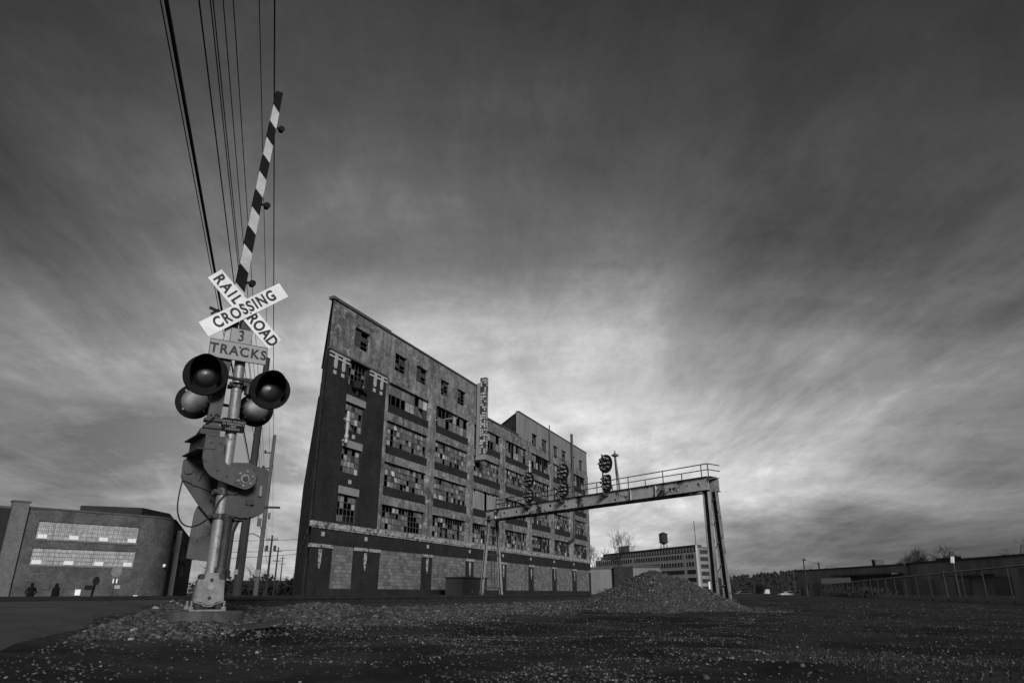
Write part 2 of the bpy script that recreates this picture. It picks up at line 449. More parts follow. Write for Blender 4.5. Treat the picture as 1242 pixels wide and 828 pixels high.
# ------------------------------------------------------------------ terrain
TN = (-.923, .385)       # across the tracks, away from the camera
TD = (.385, .923)        # along the tracks
RE = (-4.5, 8.5); RDIR = (-.3007, .9537); RN = (.9537, .3007)
def sm(a, b, x):
    t = max(0., min(1., (x - a) / (b - a))); return t * t * (3 - 2 * t)
def s_of(x, y): return TN[0] * x + TN[1] * y
def r_of(x, y): return (x - RE[0]) * RN[0] + (y - RE[1]) * RN[1]
def h_road(x, y):
    s = s_of(x, y)
    return .16 + .28 * sm(3, 10, s) - .80 * sm(24, 33, s)
def h_plain(x, y):
    s = s_of(x, y)
    h = .09 + .12 * sm(4.5, 8.6, s) + .10 * sm(10.0, 10.35, s) - .12 * sm(0, -12, s) - .15 * sm(-20, -45, s) - .70 * sm(24, 33, s)
    d = math.hypot(x, y)
    if d < 60:
        amp = (1 - sm(25, 60, d)) * (1 - .8 * sm(8.6, 9.6, s))
        h += amp * (.05 * mnoise.noise((x * .5, y * .5, 0)) + .03 * mnoise.noise((x * 1.7, y * 1.7, 3)) + .012 * mnoise.noise((x * 6, y * 6, 5)))
        # low heap of ballast beside the near rail
        hx, hy = -3.75, 14.6
        h += .16 * math.exp(-((x - hx) ** 2 + (y - hy) ** 2) / .9)
    return h
def h_ground(x, y):
    r = r_of(x, y)
    k = sm(2.0, .1, r) if r > 0 else sm(-13, -9.2, r)
    h = h_plain(x, y)
    if k > 0: h = h + (h_road(x, y) - .03 - h) * k
    dm = math.hypot(x + 3.46, y - 8.3)
    if dm < 1.7: h += (.245 - h) * sm(1.7, .6, dm) * sm(.15, .75, r)
    return h

def ground():
    radii = [0.0] + [1.2 * (1.035 ** i) for i in range(0, 150)] + [260, 340, 450, 600, 900, 1400, 2200, 4000, 8000]
    na = 420
    vs_, fs_ = [(0, 0, h_ground(0, 0))], []
    for r in radii[1:]:
        for k in range(na):
            t = 2 * math.pi * k / na
            x, y = r * math.sin(t), r * math.cos(t)
            vs_.append((x, y, h_ground(x, y)))
    for k in range(na): fs_.append((0, 1 + (k + 1) % na, 1 + k))
    for i in range(len(radii) - 2):
        for k in range(na):
            a = 1 + i * na + k; b = 1 + i * na + (k + 1) % na
            fs_.append((a, b, b + na, a + na))
    me = bpy.data.meshes.new('ground'); me.from_pydata(vs_, [], fs_); me.materials.append(M['ground'])
    ab = me.attributes.new('ballast', 'FLOAT', 'POINT'); ag = me.attributes.new('grass', 'FLOAT', 'POINT')
    B, G = [], []
    for x, y, z in vs_:
        s = s_of(x, y); j = .9 * mnoise.noise((x * .35, y * .35, 9))
        B.append(sm(5.2, 7.4, s + j) * (1 - sm(24, 27, s)))
        G.append(sm(1.5, -1.5, s + 2.2 * j) * sm(2.0, 4.2, x + j * 1.5))
    ab.data.foreach_set('value', B); ag.data.foreach_set('value', G)
    me.polygons.foreach_set('use_smooth', [True] * len(me.polygons))
    o = bpy.data.objects.new('ground', me); C.objects.link(o)
    tag(o, kind='structure')
ground()

def road():
    mb = MB(); ts = [-14 + i * .6 for i in range(110)] + [60, 75, 95, 120, 150, 190, 240, 300]
    us = [0, -.15, -.5, -1.2, -2.2, -3.4, -4.6, -5.8, -7, -8, -8.8, -9.2]
    n = len(us)
    for t in ts:
        for j, u in enumerate(us):
            uu = u + (.22 * mnoise.noise((t * .8, 0, 0)) + .08 * mnoise.noise((t * 4, 0, 2)) if j == 0 else 0)
            x = RE[0] + RDIR[0] * t + RN[0] * uu; y = RE[1] + RDIR[1] * t + RN[1] * uu
            mb.v.append((x, y, h_road(x, y) - (.035 if j in (0, n - 1) else 0)))
    for i in range(len(ts) - 1):
        for j in range(n - 1):
            mb.f.append((i * n + j, i * n + j + 1, (i + 1) * n + j + 1, (i + 1) * n + j)); mb.m.append(0)
    o = mb.build('road', M['asphalt'], smooth=True); tag(o, kind='structure')
road()

# ---- crushed stone
def ico():
    t = (1 + 5 ** .5) / 2
    v = np.array([(-1, t, 0), (1, t, 0), (-1, -t, 0), (1, -t, 0), (0, -1, t), (0, 1, t), (0, -1, -t), (0, 1, -t), (t, 0, -1), (t, 0, 1), (-t, 0, -1), (-t, 0, 1)], float)
    v /= np.linalg.norm(v[0])
    f = np.array([(0, 11, 5), (0, 5, 1), (0, 1, 7), (0, 7, 10), (0, 10, 11), (1, 5, 9), (5, 11, 4), (11, 10, 2), (10, 7, 6), (7, 1, 8), (3, 9, 4), (3, 4, 2), (3, 2, 6), (3, 6, 8), (3, 8, 9), (4, 9, 5), (2, 4, 11), (6, 2, 10), (8, 6, 7), (9, 8, 1)])
    return v, f
def stones_mesh(name, pos, size, seed):
    g = np.random.default_rng(seed); v, f = ico(); n = len(pos)
    jit = 1 + g.uniform(-.45, .35, (n, 12, 1))
    V = v[None] * jit * (size[:, None, None] * g.uniform(.5, 1.35, (n, 1, 3)))
    q = g.normal(size=(n, 4)); q /= np.linalg.norm(q, axis=1)[:, None]
    a, b, c, d = q.T
    Rm = np.stack([np.stack([1 - 2 * (c * c + d * d), 2 * (b * c - a * d), 2 * (b * d + a * c)], -1),
                   np.stack([2 * (b * c + a * d), 1 - 2 * (b * b + d * d), 2 * (c * d - a * b)], -1),
                   np.stack([2 * (b * d - a * c), 2 * (c * d + a * b), 1 - 2 * (b * b + c * c)], -1)], -2)
    V = np.einsum('nij,nkj->nki', Rm, V); V[:, :, 2] *= .72
    V = V + pos[:, None, :]
    F = (f[None] + (np.arange(n) * 12)[:, None, None]).reshape(-1)
    me = bpy.data.meshes.new(name)
    me.vertices.add(n * 12); me.vertices.foreach_set('co', V.reshape(-1))
    me.loops.add(len(F)); me.loops.foreach_set('vertex_index', F)
    me.polygons.add(n * 20); me.polygons.foreach_set('loop_start', np.arange(n * 20) * 3)
    me.update(); me.validate(); me.materials.append(M['stone'])
    return me
PILE = (4.4, 22.0); PR = 2.6; PHT = 1.13
def gravel():
    g = random.Random(11); pos, size = [], []
    tries = 0
    while len(pos) < 90000 and tries < 1600000:
        tries += 1
        D = 3.3 * (45 / 3.3) ** (g.random() ** .85); a = g.uniform(-.80, .74)
        x, y = D * math.sin(a), D * math.cos(a); s = s_of(x, y); r = r_of(x, y)
        if s > 10.0: continue
        if -9 < r < .15 and g.random() > .004: continue
        if math.hypot(x - PILE[0], y - PILE[1]) < 2.7: continue
        j = .9 * mnoise.noise((x * .35, y * .35, 9))
        bal = sm(4.9, 7.2, s + j)
        cl = mnoise.noise((x * .8, y * .8, 21)) + .5 * mnoise.noise((x * 2.3, y * 2.3, 4))
        pd = (.2 * sm(-.2, .55, cl) + .035) * (.45 + .55 * sm(4.2, 8, D))
        if x > 2.5 and s < 1: pd *= .3
        if x < -.6 and D < 7.2: bal *= .35 + .65 * sm(5.6, 7.2, D); pd *= .4
        if g.random() > pd + (1 - pd) * bal: continue
        sz = (g.uniform(.011, .028) if g.random() < bal else g.uniform(.004, .012)) * (1.0 + .5 * sm(10, 30, D))
        q = g.random(); sz *= 2.0 if q < .015 else (1.5 if q < .06 else 1)
        pos.append((x, y, h_ground(x, y) + sz * .25)); size.append(sz)
    me = stones_mesh('gravel', np.array(pos), np.array(size), 3)
    o = bpy.data.objects.new('gravel', me); C.objects.link(o)
    tag(o, 'loose crushed stone scattered over the dirt and the track ballast', 'gravel', kind='stuff')
gravel()

def pile():
    root = thing('gravel_pile', 'big rounded heap of crushed stone beside the tracks in front of the signal gantry', 'gravel pile', (PILE[0], PILE[1], h_plain(*PILE) - .03))
    def ph(x, y):
        th = math.atan2(y, x)
        rr = math.hypot(x / 1.12, y) / (PR * (1 + .08 * mnoise.noise((math.cos(th) * 1.4, math.sin(th) * 1.4, 2))))
        if rr >= 1: return 0
        return PHT * (1 - rr ** 1.25) ** 1.15 * (1 + .10 * mnoise.noise((x * 1.2, y * 1.2, 8))) + .05 * mnoise.noise((x * 3, y * 3, 1)) * (1 - rr)
    n = 70; mb = MB()
    for i in range(n):
        for k in range(n):
            x = (-1 + 2 * i / (n - 1)) * 4.1; y = (-1 + 2 * k / (n - 1)) * 3.8
            z = ph(x, y); mb.v.append((x, y, z if z > 0 else -.25))
    for i in range(n - 1):
        for k in range(n - 1):
            a = i * n + k
            mb.f.append((a, a + n, a + n + 1, a + 1)); mb.m.append(0)
    mb.build('heap', M['hill_stone'], root, smooth=True)
    g = random.Random(5); pos, size = [], []
    while len(pos) < 8500:
        x, y = g.uniform(-4, 4), g.uniform(-3.7, 3.7)
        z = ph(x, y)
        if z <= 0 and math.hypot(x, y) > 3.0 + g.random() ** 2 * 1.2: continue
        sz = g.uniform(.022, .042)
        pos.append((x, y, z + sz * .2 + (0.02 if z <= 0 else 0))); size.append(sz)
    me = stones_mesh('stones', np.array(pos), np.array(size), 8)
    o = bpy.data.objects.new('stones', me); C.objects.link(o); o.parent = root; o['kind'] = 'stuff'
M['hill_stone'] = stained('heap_core', .035, .08, 9, .95, bmp=.8)
pile()

def grass():
    g = random.Random(3); mb = MB()
    n = 0
    while n < 7000:
        D = 3.5 * (40 / 3.5) ** (g.random() ** .8); a = g.uniform(.12, .78)
        x, y = D * math.sin(a), D * math.cos(a)
        c = mnoise.noise((x * .3, y * .3, 40)) + .4 * mnoise.noise((x * 1.1, y * 1.1, 5))
        if s_of(x, y) > 0.5 + 2 * c or x < 2 or g.random() > .12 + sm(-.1, .5, c): continue
        z = h_ground(x, y); n += 1
        hgt = g.uniform(.006, .022) * (1 + D / 30); wd = g.uniform(.003, .007) * (1 + D / 10)
        t = g.uniform(0, 6.28); lx, ly = g.uniform(-1.6, 1.6) * hgt, g.uniform(-1.6, 1.6) * hgt
        cx, sx = math.cos(t) * wd, math.sin(t) * wd
        mb.add([(x - cx, y - sx, z - .01), (x + cx, y + sx, z - .01), (x + lx, y + ly, z + hgt)], [(0, 1, 2)])
    o = mb.build('grass', M['grassblade'], fix=False)
    tag(o, 'short dry grass tufts growing across the dark lot on the right', 'grass', kind='stuff')
grass()

# ------------------------------------------------------------------ railway tracks
def tracks():
    spec = [(11.2, 'nearest railway track, its dark rail edging the ballast in front of the factory'),
            (15.6, 'middle railway track of the three, behind the nearest rail'),
            (20.0, 'far railway track of the three, closest to the factory wall')]
    rz = math.atan2(TD[1], TD[0])
    for s, lab in spec:
        root = thing('railway_track', lab, 'railway track', (TN[0] * s, TN[1] * s, .30), rz, 'three parallel railway tracks')
        for yy in (-.7175, .7175):
            prof = [(-.07, 0), (-.07, .02), (-.012, .045), (-.012, .115), (-.036, .125), (-.036, .165), (.036, .165), (.036, .125), (.012, .115), (.012, .045), (.07, .02), (.07, 0)]
            mb = MB()
            xs = list(range(-60, 260, 8)); nn = len(prof)
            for x in xs:
                for py, pz in prof: mb.v.append((x, yy + py, pz))
            for i in range(len(xs) - 1):
                for k in range(nn):
                    k2 = (k + 1) % nn
                    mb.f.append((i * nn + k, i * nn + k2, (i + 1) * nn + k2, (i + 1) * nn + k)); mb.m.append(0)
            mb.build('rail', M['rail'], root)
        sl_ = MB(); g = random.Random(int(s))
        for i in range(120):
            sl_.box((-25 + i * .6, g.uniform(-.04, .04), -.055), (.23, 2.6, .11))
        sl_.build('sleepers', M['timber'], root)['kind'] = 'stuff'
tracks()

# ------------------------------------------------------------------ railroad crossing signal
def crossing():
    root = thing('crossing_signal', 'tall railroad crossing gate with crossbuck sign, two hooded lamps facing us and raised striped arm', 'crossing signal', (-3.46, 8.3, .38), R(32))
    # foundation
    mb = MB(); mb.lathe((0, 0.02, -.40), (0, 0, 1), [(0, .44), (.36, .41), (.38, .39), (.38, 0.0)], 40)
    mb.build('foundation', M['concrete_foot'], root, smooth=True)
    mb = MB(); mb.bb(-.21, .17, -.2, .17, -.018, 0.0)
    for x, y in ((-.19, -.17), (.15, -.17), (.15, .14), (-.19, .14)):
        mb.lathe((x, y, 0), (0, 0, 1), [(0, .03), (.03, .03), (.031, .012), (.09, .012), (.09, 0)], 8)
    mb.build('base_plate', M['cast'], root)
    # cast junction box with waisted cover
    half = [(-.045, .03), (-.08, .06), (-.145, .07), (-.158, .09), (-.14, .30), (-.12, .325), (-.085, .33), (-.065, .385)]
    poly = [(x - .035 if False else x, z) for x, z in half] + [(-x, z) for x, z in reversed(half)]
    lean = lambda x, y, z: (x - .02, y, z)
    mb = MB(); mb.prism(poly, -.18, -.02, 0, lean)
    hs = mb.build('junction_box', M['cast'], root)
    mb = MB(); mb.prism([(x * .88, .2 + (z - .2) * .88) for x, z in poly], -.2, -.181, 0, lean)
    cov = mb.build('cover', M['cast'], hs)
    mb = MB(); mb.lathe((-.02, -.2, .235), (0, -1, 0), [(0, .036), (.008, .033), (.008, .0)], 20)
    pl = mb.build('maker_plate', M['sign_grey'], hs)
    for x, z in ((-.02, .31), (-.02, .12)):
        mb = MB(); mb.lathe((x, -.2, z), (0, -1, 0), [(0, .02), (.012, .018), (.012, 0)], 10); mb.build('bolt', M['black'], hs)
    for x, z in ((-.125, .345), (.085, .345), (-.125, .035), (.085, .035)):
        mb = MB(); mb.lathe((x, -.19, z), (0, 1, 0), [(0, 0), (0, .03), (.12, .03), (.12, 0)], 12); mb.build('bolt_lug', M['black'], hs)
    # mast and conduit
    mb = MB(); mb.tube([(0, 0, .3), (0, 0, 1.0), (-.01, 0, 2.2), (-.035, 0, 3.8)], [.07, .07, .068, .066], 20)
    mb.build('mast', M['galv'], root, smooth=True)
    mb = MB(); mb.tube([(.085, -.05, .36), (.085, -.05, .95), (.06, -.07, 1.02)], .055, 12); mb.tube([(.15, .03, .36), (.15, .03, .85), (.2, .06, 1.0)], .045, 12)
    mb.tube([(.075, -.05, .34), (.085, -.05, .44)], .075, 12); mb.tube([(.15, .03, .34), (.15, .03, .42)], .06, 12)
    mb.build('conduit', M['dark_metal'], root, smooth=True)
    # mast clamps
    for z in (1.30, 1.02, 2.62):
        mb = MB(); mb.lathe((0, 0, z), (0, 0, 1), [(-.03, .07), (-.03, .09), (.03, .09), (.03, .07)], 20)
        mb.bb(-.12, .15, -.08, -.045, z - .025, z + .025); mb.bb(-.12, .15, .045, .08, z - .025, z + .025)
        for x in (-.1, .13): mb.tube([(x, -.11, z), (x, .11, z)], .012, 8)
        mb.build('mast_clamp', M['black'], root)
    # gate machine box, pivot side facing us
    mb = MB()
    outl = [(-.02, 1.12), (.02, 1.06), (.22, 1.01), (.30, 1.02), (.30, 1.65), (.24, 1.67), (-.02, 1.65)]
    mb.prism(outl, -.06, .46)
    box = mb.build('machine_box', M['box_grey'], root)
    mb = MB(); mb.prism([(.302, 1.02), (.45, 1.06), (.485, 1.09), (.495, 1.57), (.475, 1.61), (.302, 1.65)], -.04, .47)
    mb.bb(.296, .312, -.075, .475, 1.01, 1.67)
    dr = mb.build('door', M['box_grey'], box)
    mb = MB(); mb.bb(.05, .28, -.02, .4, .985, 1.02); mb.tube([(.12, .1, .99), (.12, .1, .93), (.02, .02, .9)], .028, 10)
    mb.tube([(.22, .2, .99), (.2, .2, .95), (.1, .05, .93)], .028, 10)
    mb.build('cable_gland', M['black'], box)
    # J-shaped arm brackets on both sides of the mast
    def jpath():
        P = [(-.31, 1.92), (-.325, 1.80), (-.32, 1.66), (-.285, 1.54), (-.215, 1.455), (-.13, 1.415), (0, 1.375), (.14, 1.335), (.2, 1.325)]
        cx, cz, rr = .185, 1.45, .125
        P += [(cx + rr * math.cos(t), cz + rr * math.sin(t)) for t in [R(a) for a in range(-72, 100, 18)]]
        P += [(.1, 1.565), (.02, 1.578), (-.045, 1.605), (-.085, 1.66), (-.098, 1.76), (-.1, 1.92)]
        return P
    mb = MB(); mb.prism(jpath(), -.235, -.185)
    ja = mb.build('arm_bracket', M['gate_grey'], root)
    mb = MB()
    for k in range(6):
        t = R(60 * k + 20); mb.lathe((.185 + .085 * math.cos(t), -.235, 1.45 + .085 * math.sin(t)), (0, -1, 0), [(0, .017), (.014, .015), (.014, 0)], 8, 0)
    mb.lathe((.185, -.235, 1.45), (0, -1, 0), [(0, .055), (.008, .05), (.008, 0)], 18, 0)
    mb.lathe((.185, -.243, 1.45), (0, -1, 0), [(0, .034), (.03, .03), (.03, 0)], 6, 1)
    mb.build('pivot_hub', [M['lamp_back'], M['black']], ja, smooth=True)
    for bx, bz in ((-.25, 1.84), (-.15, 1.84), (-.28, 1.62), (-.14, 1.52), (-.02, 1.46)):
        mb = MB(); mb.lathe((bx, -.235, bz), (0, -1, 0), [(0, .016), (.012, .014), (.012, 0)], 6); mb.build('bolt', M['black'], ja)
    for zz in (1.2, 1.5):
        mb = MB(); mb.bb(.26, .35, -.085, -.062, zz - .03, zz + .03); mb.build('hinge', M['black'], box)
    mb = MB(); mb.bb(.40, .43, -.07, -.042, 1.28, 1.40); mb.build('latch', M['lamp_back'], dr)
    mb = MB(); mb.tube([(.185, -.19, 1.45), (.185, .42, 1.45)], .045, 14)
    mb.build('pivot_shaft', M['black'], root, smooth=True)
    mb = MB()
    rear = [(-.37, 1.78), (-.45, 1.70), (-.45, 1.5), (-.42, 1.44), (-.2, 1.17), (-.05, 1.02), (.02, 1.1), (.3, 1.36), (.3, 1.52), (.1, 1.57), (-.02, 1.62), (-.1, 1.72), (-.12, 1.84)]
    mb.prism(rear, .34, .37); mb.bar((-.42, .33, 1.48), (.1, .33, 1.30), .035, .05); mb.bar((-.3, .33, 1.40), (-.16, .33, 1.72), .03, .04)
    mb.tube([(-.38, .33, 1.58), (-.38, .315, 1.58)], .05, 12)
    mb.build('rear_bracket', M['dark_metal'], root)
    # steel channel that joins the two brackets
    def chan(mb, y0, y1, x0, x1):
        pr = lambda xo: [(xo - .02, 1.93), (xo + .11, 1.93), (xo + .11, 1.915), (xo, 1.915), (xo, 1.775), (xo + .11, 1.775), (xo + .11, 1.76), (xo - .02, 1.76)]
        n = 8; vs = [(x, y0, z) for x, z in pr(x0)] + [(x, y1, z) for x, z in pr(x1)]
        fs = [tuple(range(n)), tuple(range(2 * n - 1, n - 1, -1))] + [(i, i + n, (i + 1) % n + n, (i + 1) % n) for i in range(n)]
        mb.add(vs, fs)
        mb.bar((x0 - .045, y0, 1.935), (x1 - .045, y1, 1.935), .09, .014); mb.bar((x0 - .045, y0, 1.755), (x1 - .045, y1, 1.755), .09, .014)
    mb = MB(); chan(mb, -.245, .42, -.30, -.38)
    mb.build('cross_channel', M['dark_metal'], root)
    # counterweight hanging behind
    mb = MB()
    cw = [(-.235, .56), (.03, .53), (.04, .57), (.02, 1.08), (-.01, 1.17), (-.06, 1.21), (-.15, 1.21), (-.2, 1.17), (-.22, 1.08)]
    mb.prism(cw, .44, .50)
    mb.build('counterweight', M['gate_grey'], root)
    mb = MB(); mb.bar((-.12, .42, 1.16), (-.05, .36, 1.25), .08, .05); mb.tube([(-.05, .43, 1.05), (-.05, .25, 1.05), (0, .02, 1.05)], .025, 8)
    mb.build('counterweight_strap', M['black'], root)
    # gate arm
    arm = MB(); x0, x1 = -.235, -.03; zb, zt = 1.98, 7.12
    ax = lambda z: x0 + (x1 - x0) * (z - 2.33) / (7.15 - 2.33)
    aw = lambda z: .075 - .026 * (z - zb) / (zt - zb)
    YA = -.08
    def seg(z0l, z0r, z1l, z1r, mi):
        P = [(ax(z0l) - aw(z0l), z0l), (ax(z0r) + aw(z0r), z0r), (ax(z1r) + aw(z1r), z1r), (ax(z1l) - aw(z1l), z1l)]
        arm.prism(P, YA - .02, YA + .06, mi)
    seg(zb, zb, 3.1, 3.1 - .12, 2)
    z = 3.1; dz = .29; k = 0; sl = -.12
    while z < zt - .15:
        z2 = min(z + dz, zt - .1)
        seg(z, z + sl, z2, z2 + sl, 1 if k % 2 else 0); z = z2; k += 1
    seg(z, z + sl, zt, zt, 1)
    ga = arm.build('gate_arm', [M['stripe_w'], M['stripe_b'], M['gate_grey']], root)
    for zl in (4.02, 5.22, 6.52):
        mb = MB(); mb.lathe((ax(zl) + aw(zl) + .075, YA + .02, zl), (0, -1, 0), [(-.05, 0), (-.05, .036), (.0, .044), (.03, .044), (.03, 0)], 14)
        mb.bar((ax(zl) + aw(zl) - .01, YA + .02, zl), (ax(zl) + aw(zl) + .04, YA + .02, zl), .02, .03)
        mb.build('arm_lamp', M['black_matte'], ga, smooth=True)
    mb = MB(); mb.bb(x0 - .14, x0 + .085, YA - .03, YA + .08, 1.94, 2.02)
    mb.build('arm_clamp', M['black'], ga)
    for z in (2.03, 2.12):
        mb = MB(); mb.bb(x0 - .11, x0 + .09, YA - .05, YA + .085, z, z + .035); mb.build('clamp_strap', M['black'], ga)
    for xx in (-.09, .07):
        for z in (2.2, 2.45, 2.75):
            mb = MB(); mb.lathe((x0 + xx * .55, YA - .02, z), (0, -1, 0), [(0, .014), (.03, .012), (.03, 0)], 8); mb.build('bolt', M['black'], ga)
    # crossbuck
    def blade(ang, y, txt):
        ca, sa = math.cos(ang), math.sin(ang); cx, cz = -.08, 3.61
        fn0 = lambda x, yy, z: (cx + x * ca - z * sa, yy, cz + x * sa + z * ca)
        L, W = .585, .1075
        mb = MB(); mb.prism([(-L, -W), (L, -W), (L, W), (-L, W)], y, y + .012, 0, fn0)
        for bx, bz in ((-.03, W * .75), (.03, -W * .75)):
            p = fn0(bx, y, bz); mb.lathe(p, (0, -1, 0), [(0, .012), (.008, .01), (.008, 0)], 8, 1)
        b = mb.build('crossbuck_blade', [M['sign_white'], M['letter']], root)
        lettering([(t, .2, .0065, sp_, (lambda u, v, ox=ox: fn0(u + ox, y - .003, v - .003)), sq) for t, ox, sp_, sq in txt], M['letter'], b)
    blade(R(40), -.158, [('CROSSING', 0, 1.2, .80)])
    blade(R(-43.5), -.143, [('RAIL', -.33, 1.35, .84), ('ROAD', .345, 1.05, .84)])
    # number and TRACKS signs
    def frame(mb, x0, x1, z0, z1, y, w_=.006):
        for a, b, c, d in ((x0, x1, z0 - w_, z0), (x0, x1, z1, z1 + w_), (x0 - w_, x0, z0 - w_, z1 + w_), (x1, x1 + w_, z0 - w_, z1 + w_)):
            mb.bb(a, b, y - .003, y + .014, c, d, 1)
    mb = MB(); mb.bb(-.2, .05, -.132, -.12, 3.13, 3.335)
    frame(mb, -.2, .05, 3.13, 3.335, -.132)
    b = mb.build('track_number_sign', [M['sign_grey'], M['letter']], root); b['label'] = 'small grey plate with the number 3'
    lettering([('3', .2, .002, 1, lambda u, v: (-.075 + u, -.135, 3.235 + v), .9)], M['letter'], b)
    mb = MB(); mb.bb(-.42, .26, -.142, -.13, 2.915, 3.14)
    frame(mb, -.42, .26, 2.915, 3.14, -.142)
    b = mb.build('tracks_sign', [M['sign_grey'], M['letter']], root); b['label'] = 'wide grey plate reading TRACKS'
    lettering([('TRACKS', .17, .005, 1.22, lambda u, v: (-.08 + u, -.145, 3.027 + v), .94)], M['letter'], b)
    mb = MB(); mb.bb(-.09, .03, -.12, -.06, 3.0, 3.7)
    for z in (3.09, 3.31): mb.lathe((-.07, -.146, z), (0, -1, 0), [(-.02, .014), (.006, .012), (.006, 0)], 8)
    mb.build('sign_bracket', M['black'], root)
    # notice plate
    mb = MB()
    px, pz, pw, phh = -.015, 2.1, .14, .085; rr = .025
    pts = []
    for sx, sz, a0 in ((1, 1, 0), (-1, 1, 90), (-1, -1, 180), (1, -1, 270)):
        for a in (0, 45, 90):
            t = R(a0 + a); pts.append((px + sx * (pw - rr) + rr * math.cos(t), pz + sz * (phh - rr) + rr * math.sin(t)))
    mb.prism(pts, -.095, -.085)
    b = mb.build('notice_plate', M['stripe_b'], root); b['label'] = 'small dark notice plate with four lines of pale lettering'
    lettering([(t, .034, 0, 1.05, (lambda u, v, zz=zz_: (px + u, -.0975, zz + v)), 1) for t, zz_ in (('REPORT PROBLEM', 2.143), ('OR EMERGENCY', 2.112), ('1-800-', 2.081), ('CROSSING', 2.05))], M['letter_pale'], b)
    # flashing lamps: a pair facing us, a pair facing the other way
    lampdir = Vector((.05, -1, -.02)).normalized()
    def lamp(x, y, z, d, r, facing, nm='flashing_lamp'):
        d = Vector(d).normalized(); o = Vector((x, y, z))
        mb = MB(); mb.lathe(o, d, [(-.012, r * .6), (-.012, r), (.0, r), (.012, r * .97), (.004, r * .58)], 40)
        lp = mb.build('background_disc' if False else nm, M['disc'], root, smooth=True)
        mb = MB(); mb.lathe(o, d, [(-.075, 0), (-.072, .08), (-.06, .13), (-.035, .158), (-.013, .165)], 32)
        for k in range(4):
            t = R(45 + 90 * k); up = Vector((0, 0, 1)); up = (up - d * up.dot(d)).normalized(); aa = d.cross(up)
            mb.box(o - d * .03 + (up * math.cos(t) + aa * math.sin(t)) * .175, (.025, .03, .025))
        mb.build('housing', M['lamp_back'], lp, smooth=True)
        mb = MB(); mb.lathe(o, d, [(.004, .16), (.02, .145), (.036, .09), (.042, 0)], 28)
        mb.build('lens', M['lens'], lp, smooth=True)
        # visor
        mb = MB()
        up = Vector((0, 0, 1)); up = (up - d * up.dot(d)).normalized(); aa = d.cross(up)
        n = 30; a_lo, a_hi = R(-128), R(128)
        for rr_ in (.178, .172):
            for k in range(n + 1):
                t = a_lo + (a_hi - a_lo) * k / n
                ln = .05 + .29 * max(0, math.cos(t * .62)) ** 1.2
                for q in (0.0, 1.0):
                    p = o + d * (.005 + ln * q) + (up * math.cos(t) + aa * math.sin(t)) * (rr_ * (1 - .03 * q))
                    mb.v.append(tuple(p))
        m_ = 2 * (n + 1)
        for k in range(n):
            a = 2 * k
            mb.f += [(a, a + 1, a + 3, a + 2), (m_ + a, m_ + a + 2, m_ + a + 3, m_ + a + 1), (a + 1, m_ + a + 1, m_ + a + 3, a + 3)]
            mb.m += [0, 0, 0]
        mb.build('visor', M['black_matte'], lp, smooth=True)
        return lp
    lamp(-.43, -.26, 2.635, (-.16, -1, -.04), .255, True)
    lamp(.335, -.26, 2.56, (-.13, -1, -.03), .245, True)
    lamp(-.40, .66, 2.52, (.05, 1, .0), .235, False)
    lamp(.36, .62, 2.50, (.08, 1, .0), .232, False)
    mb = MB()
    mb.tube([(-.40, -.17, 2.70), (.06, -.15, 2.66), (.34, -.17, 2.60)], .02, 10)
    mb.tube([(-.40, .62, 2.52), (.36, .6, 2.50)], .02, 10)
    mb.tube([(0.06, -.1, 2.64), (.06, .6, 2.52)], .025, 10)
    mb.tube([(.1, -.11, 2.66), (.1, -.11, 2.5)], .045, 12); mb.bb(.03, .19, -.16, -.04, 2.6, 2.7)
    mb.build('lamp_crossarm', M['black'], root, smooth=True)
    # loose cable
    mb = MB()
    pts = [(-.36, .42, 1.74), (-.42, .36, 1.5), (-.44, .3, 1.15), (-.38, .2, .95), (-.26, .08, .90), (-.12, -.05, 1.0), (-.05, -.09, 1.18), (.03, -.1, 1.3)]
    P = []
    for i in range(len(pts) - 1):
        p0, p1, p2, p3 = (Vector(pts[max(i - 1, 0)]), Vector(pts[i]), Vector(pts[i + 1]), Vector(pts[min(i + 2, len(pts) - 1)]))
        for q in range(6):
            t = q / 6
            P.append(.5 * ((2 * p1) + (-p0 + p2) * t + (2 * p0 - 5 * p1 + 4 * p2 - p3) * t * t + (-p0 + 3 * p1 - 3 * p2 + p3) * t ** 3))
    P.append(Vector(pts[-1]))
    mb.tube(P, .009, 6)
    mb.tube([(-.22, -.18, 2.2), (-.34, -.1, 2.05), (-.38, .1, 1.98)], .009, 6)
    mb.build('cable', M['black'], root, smooth=True)
crossing()

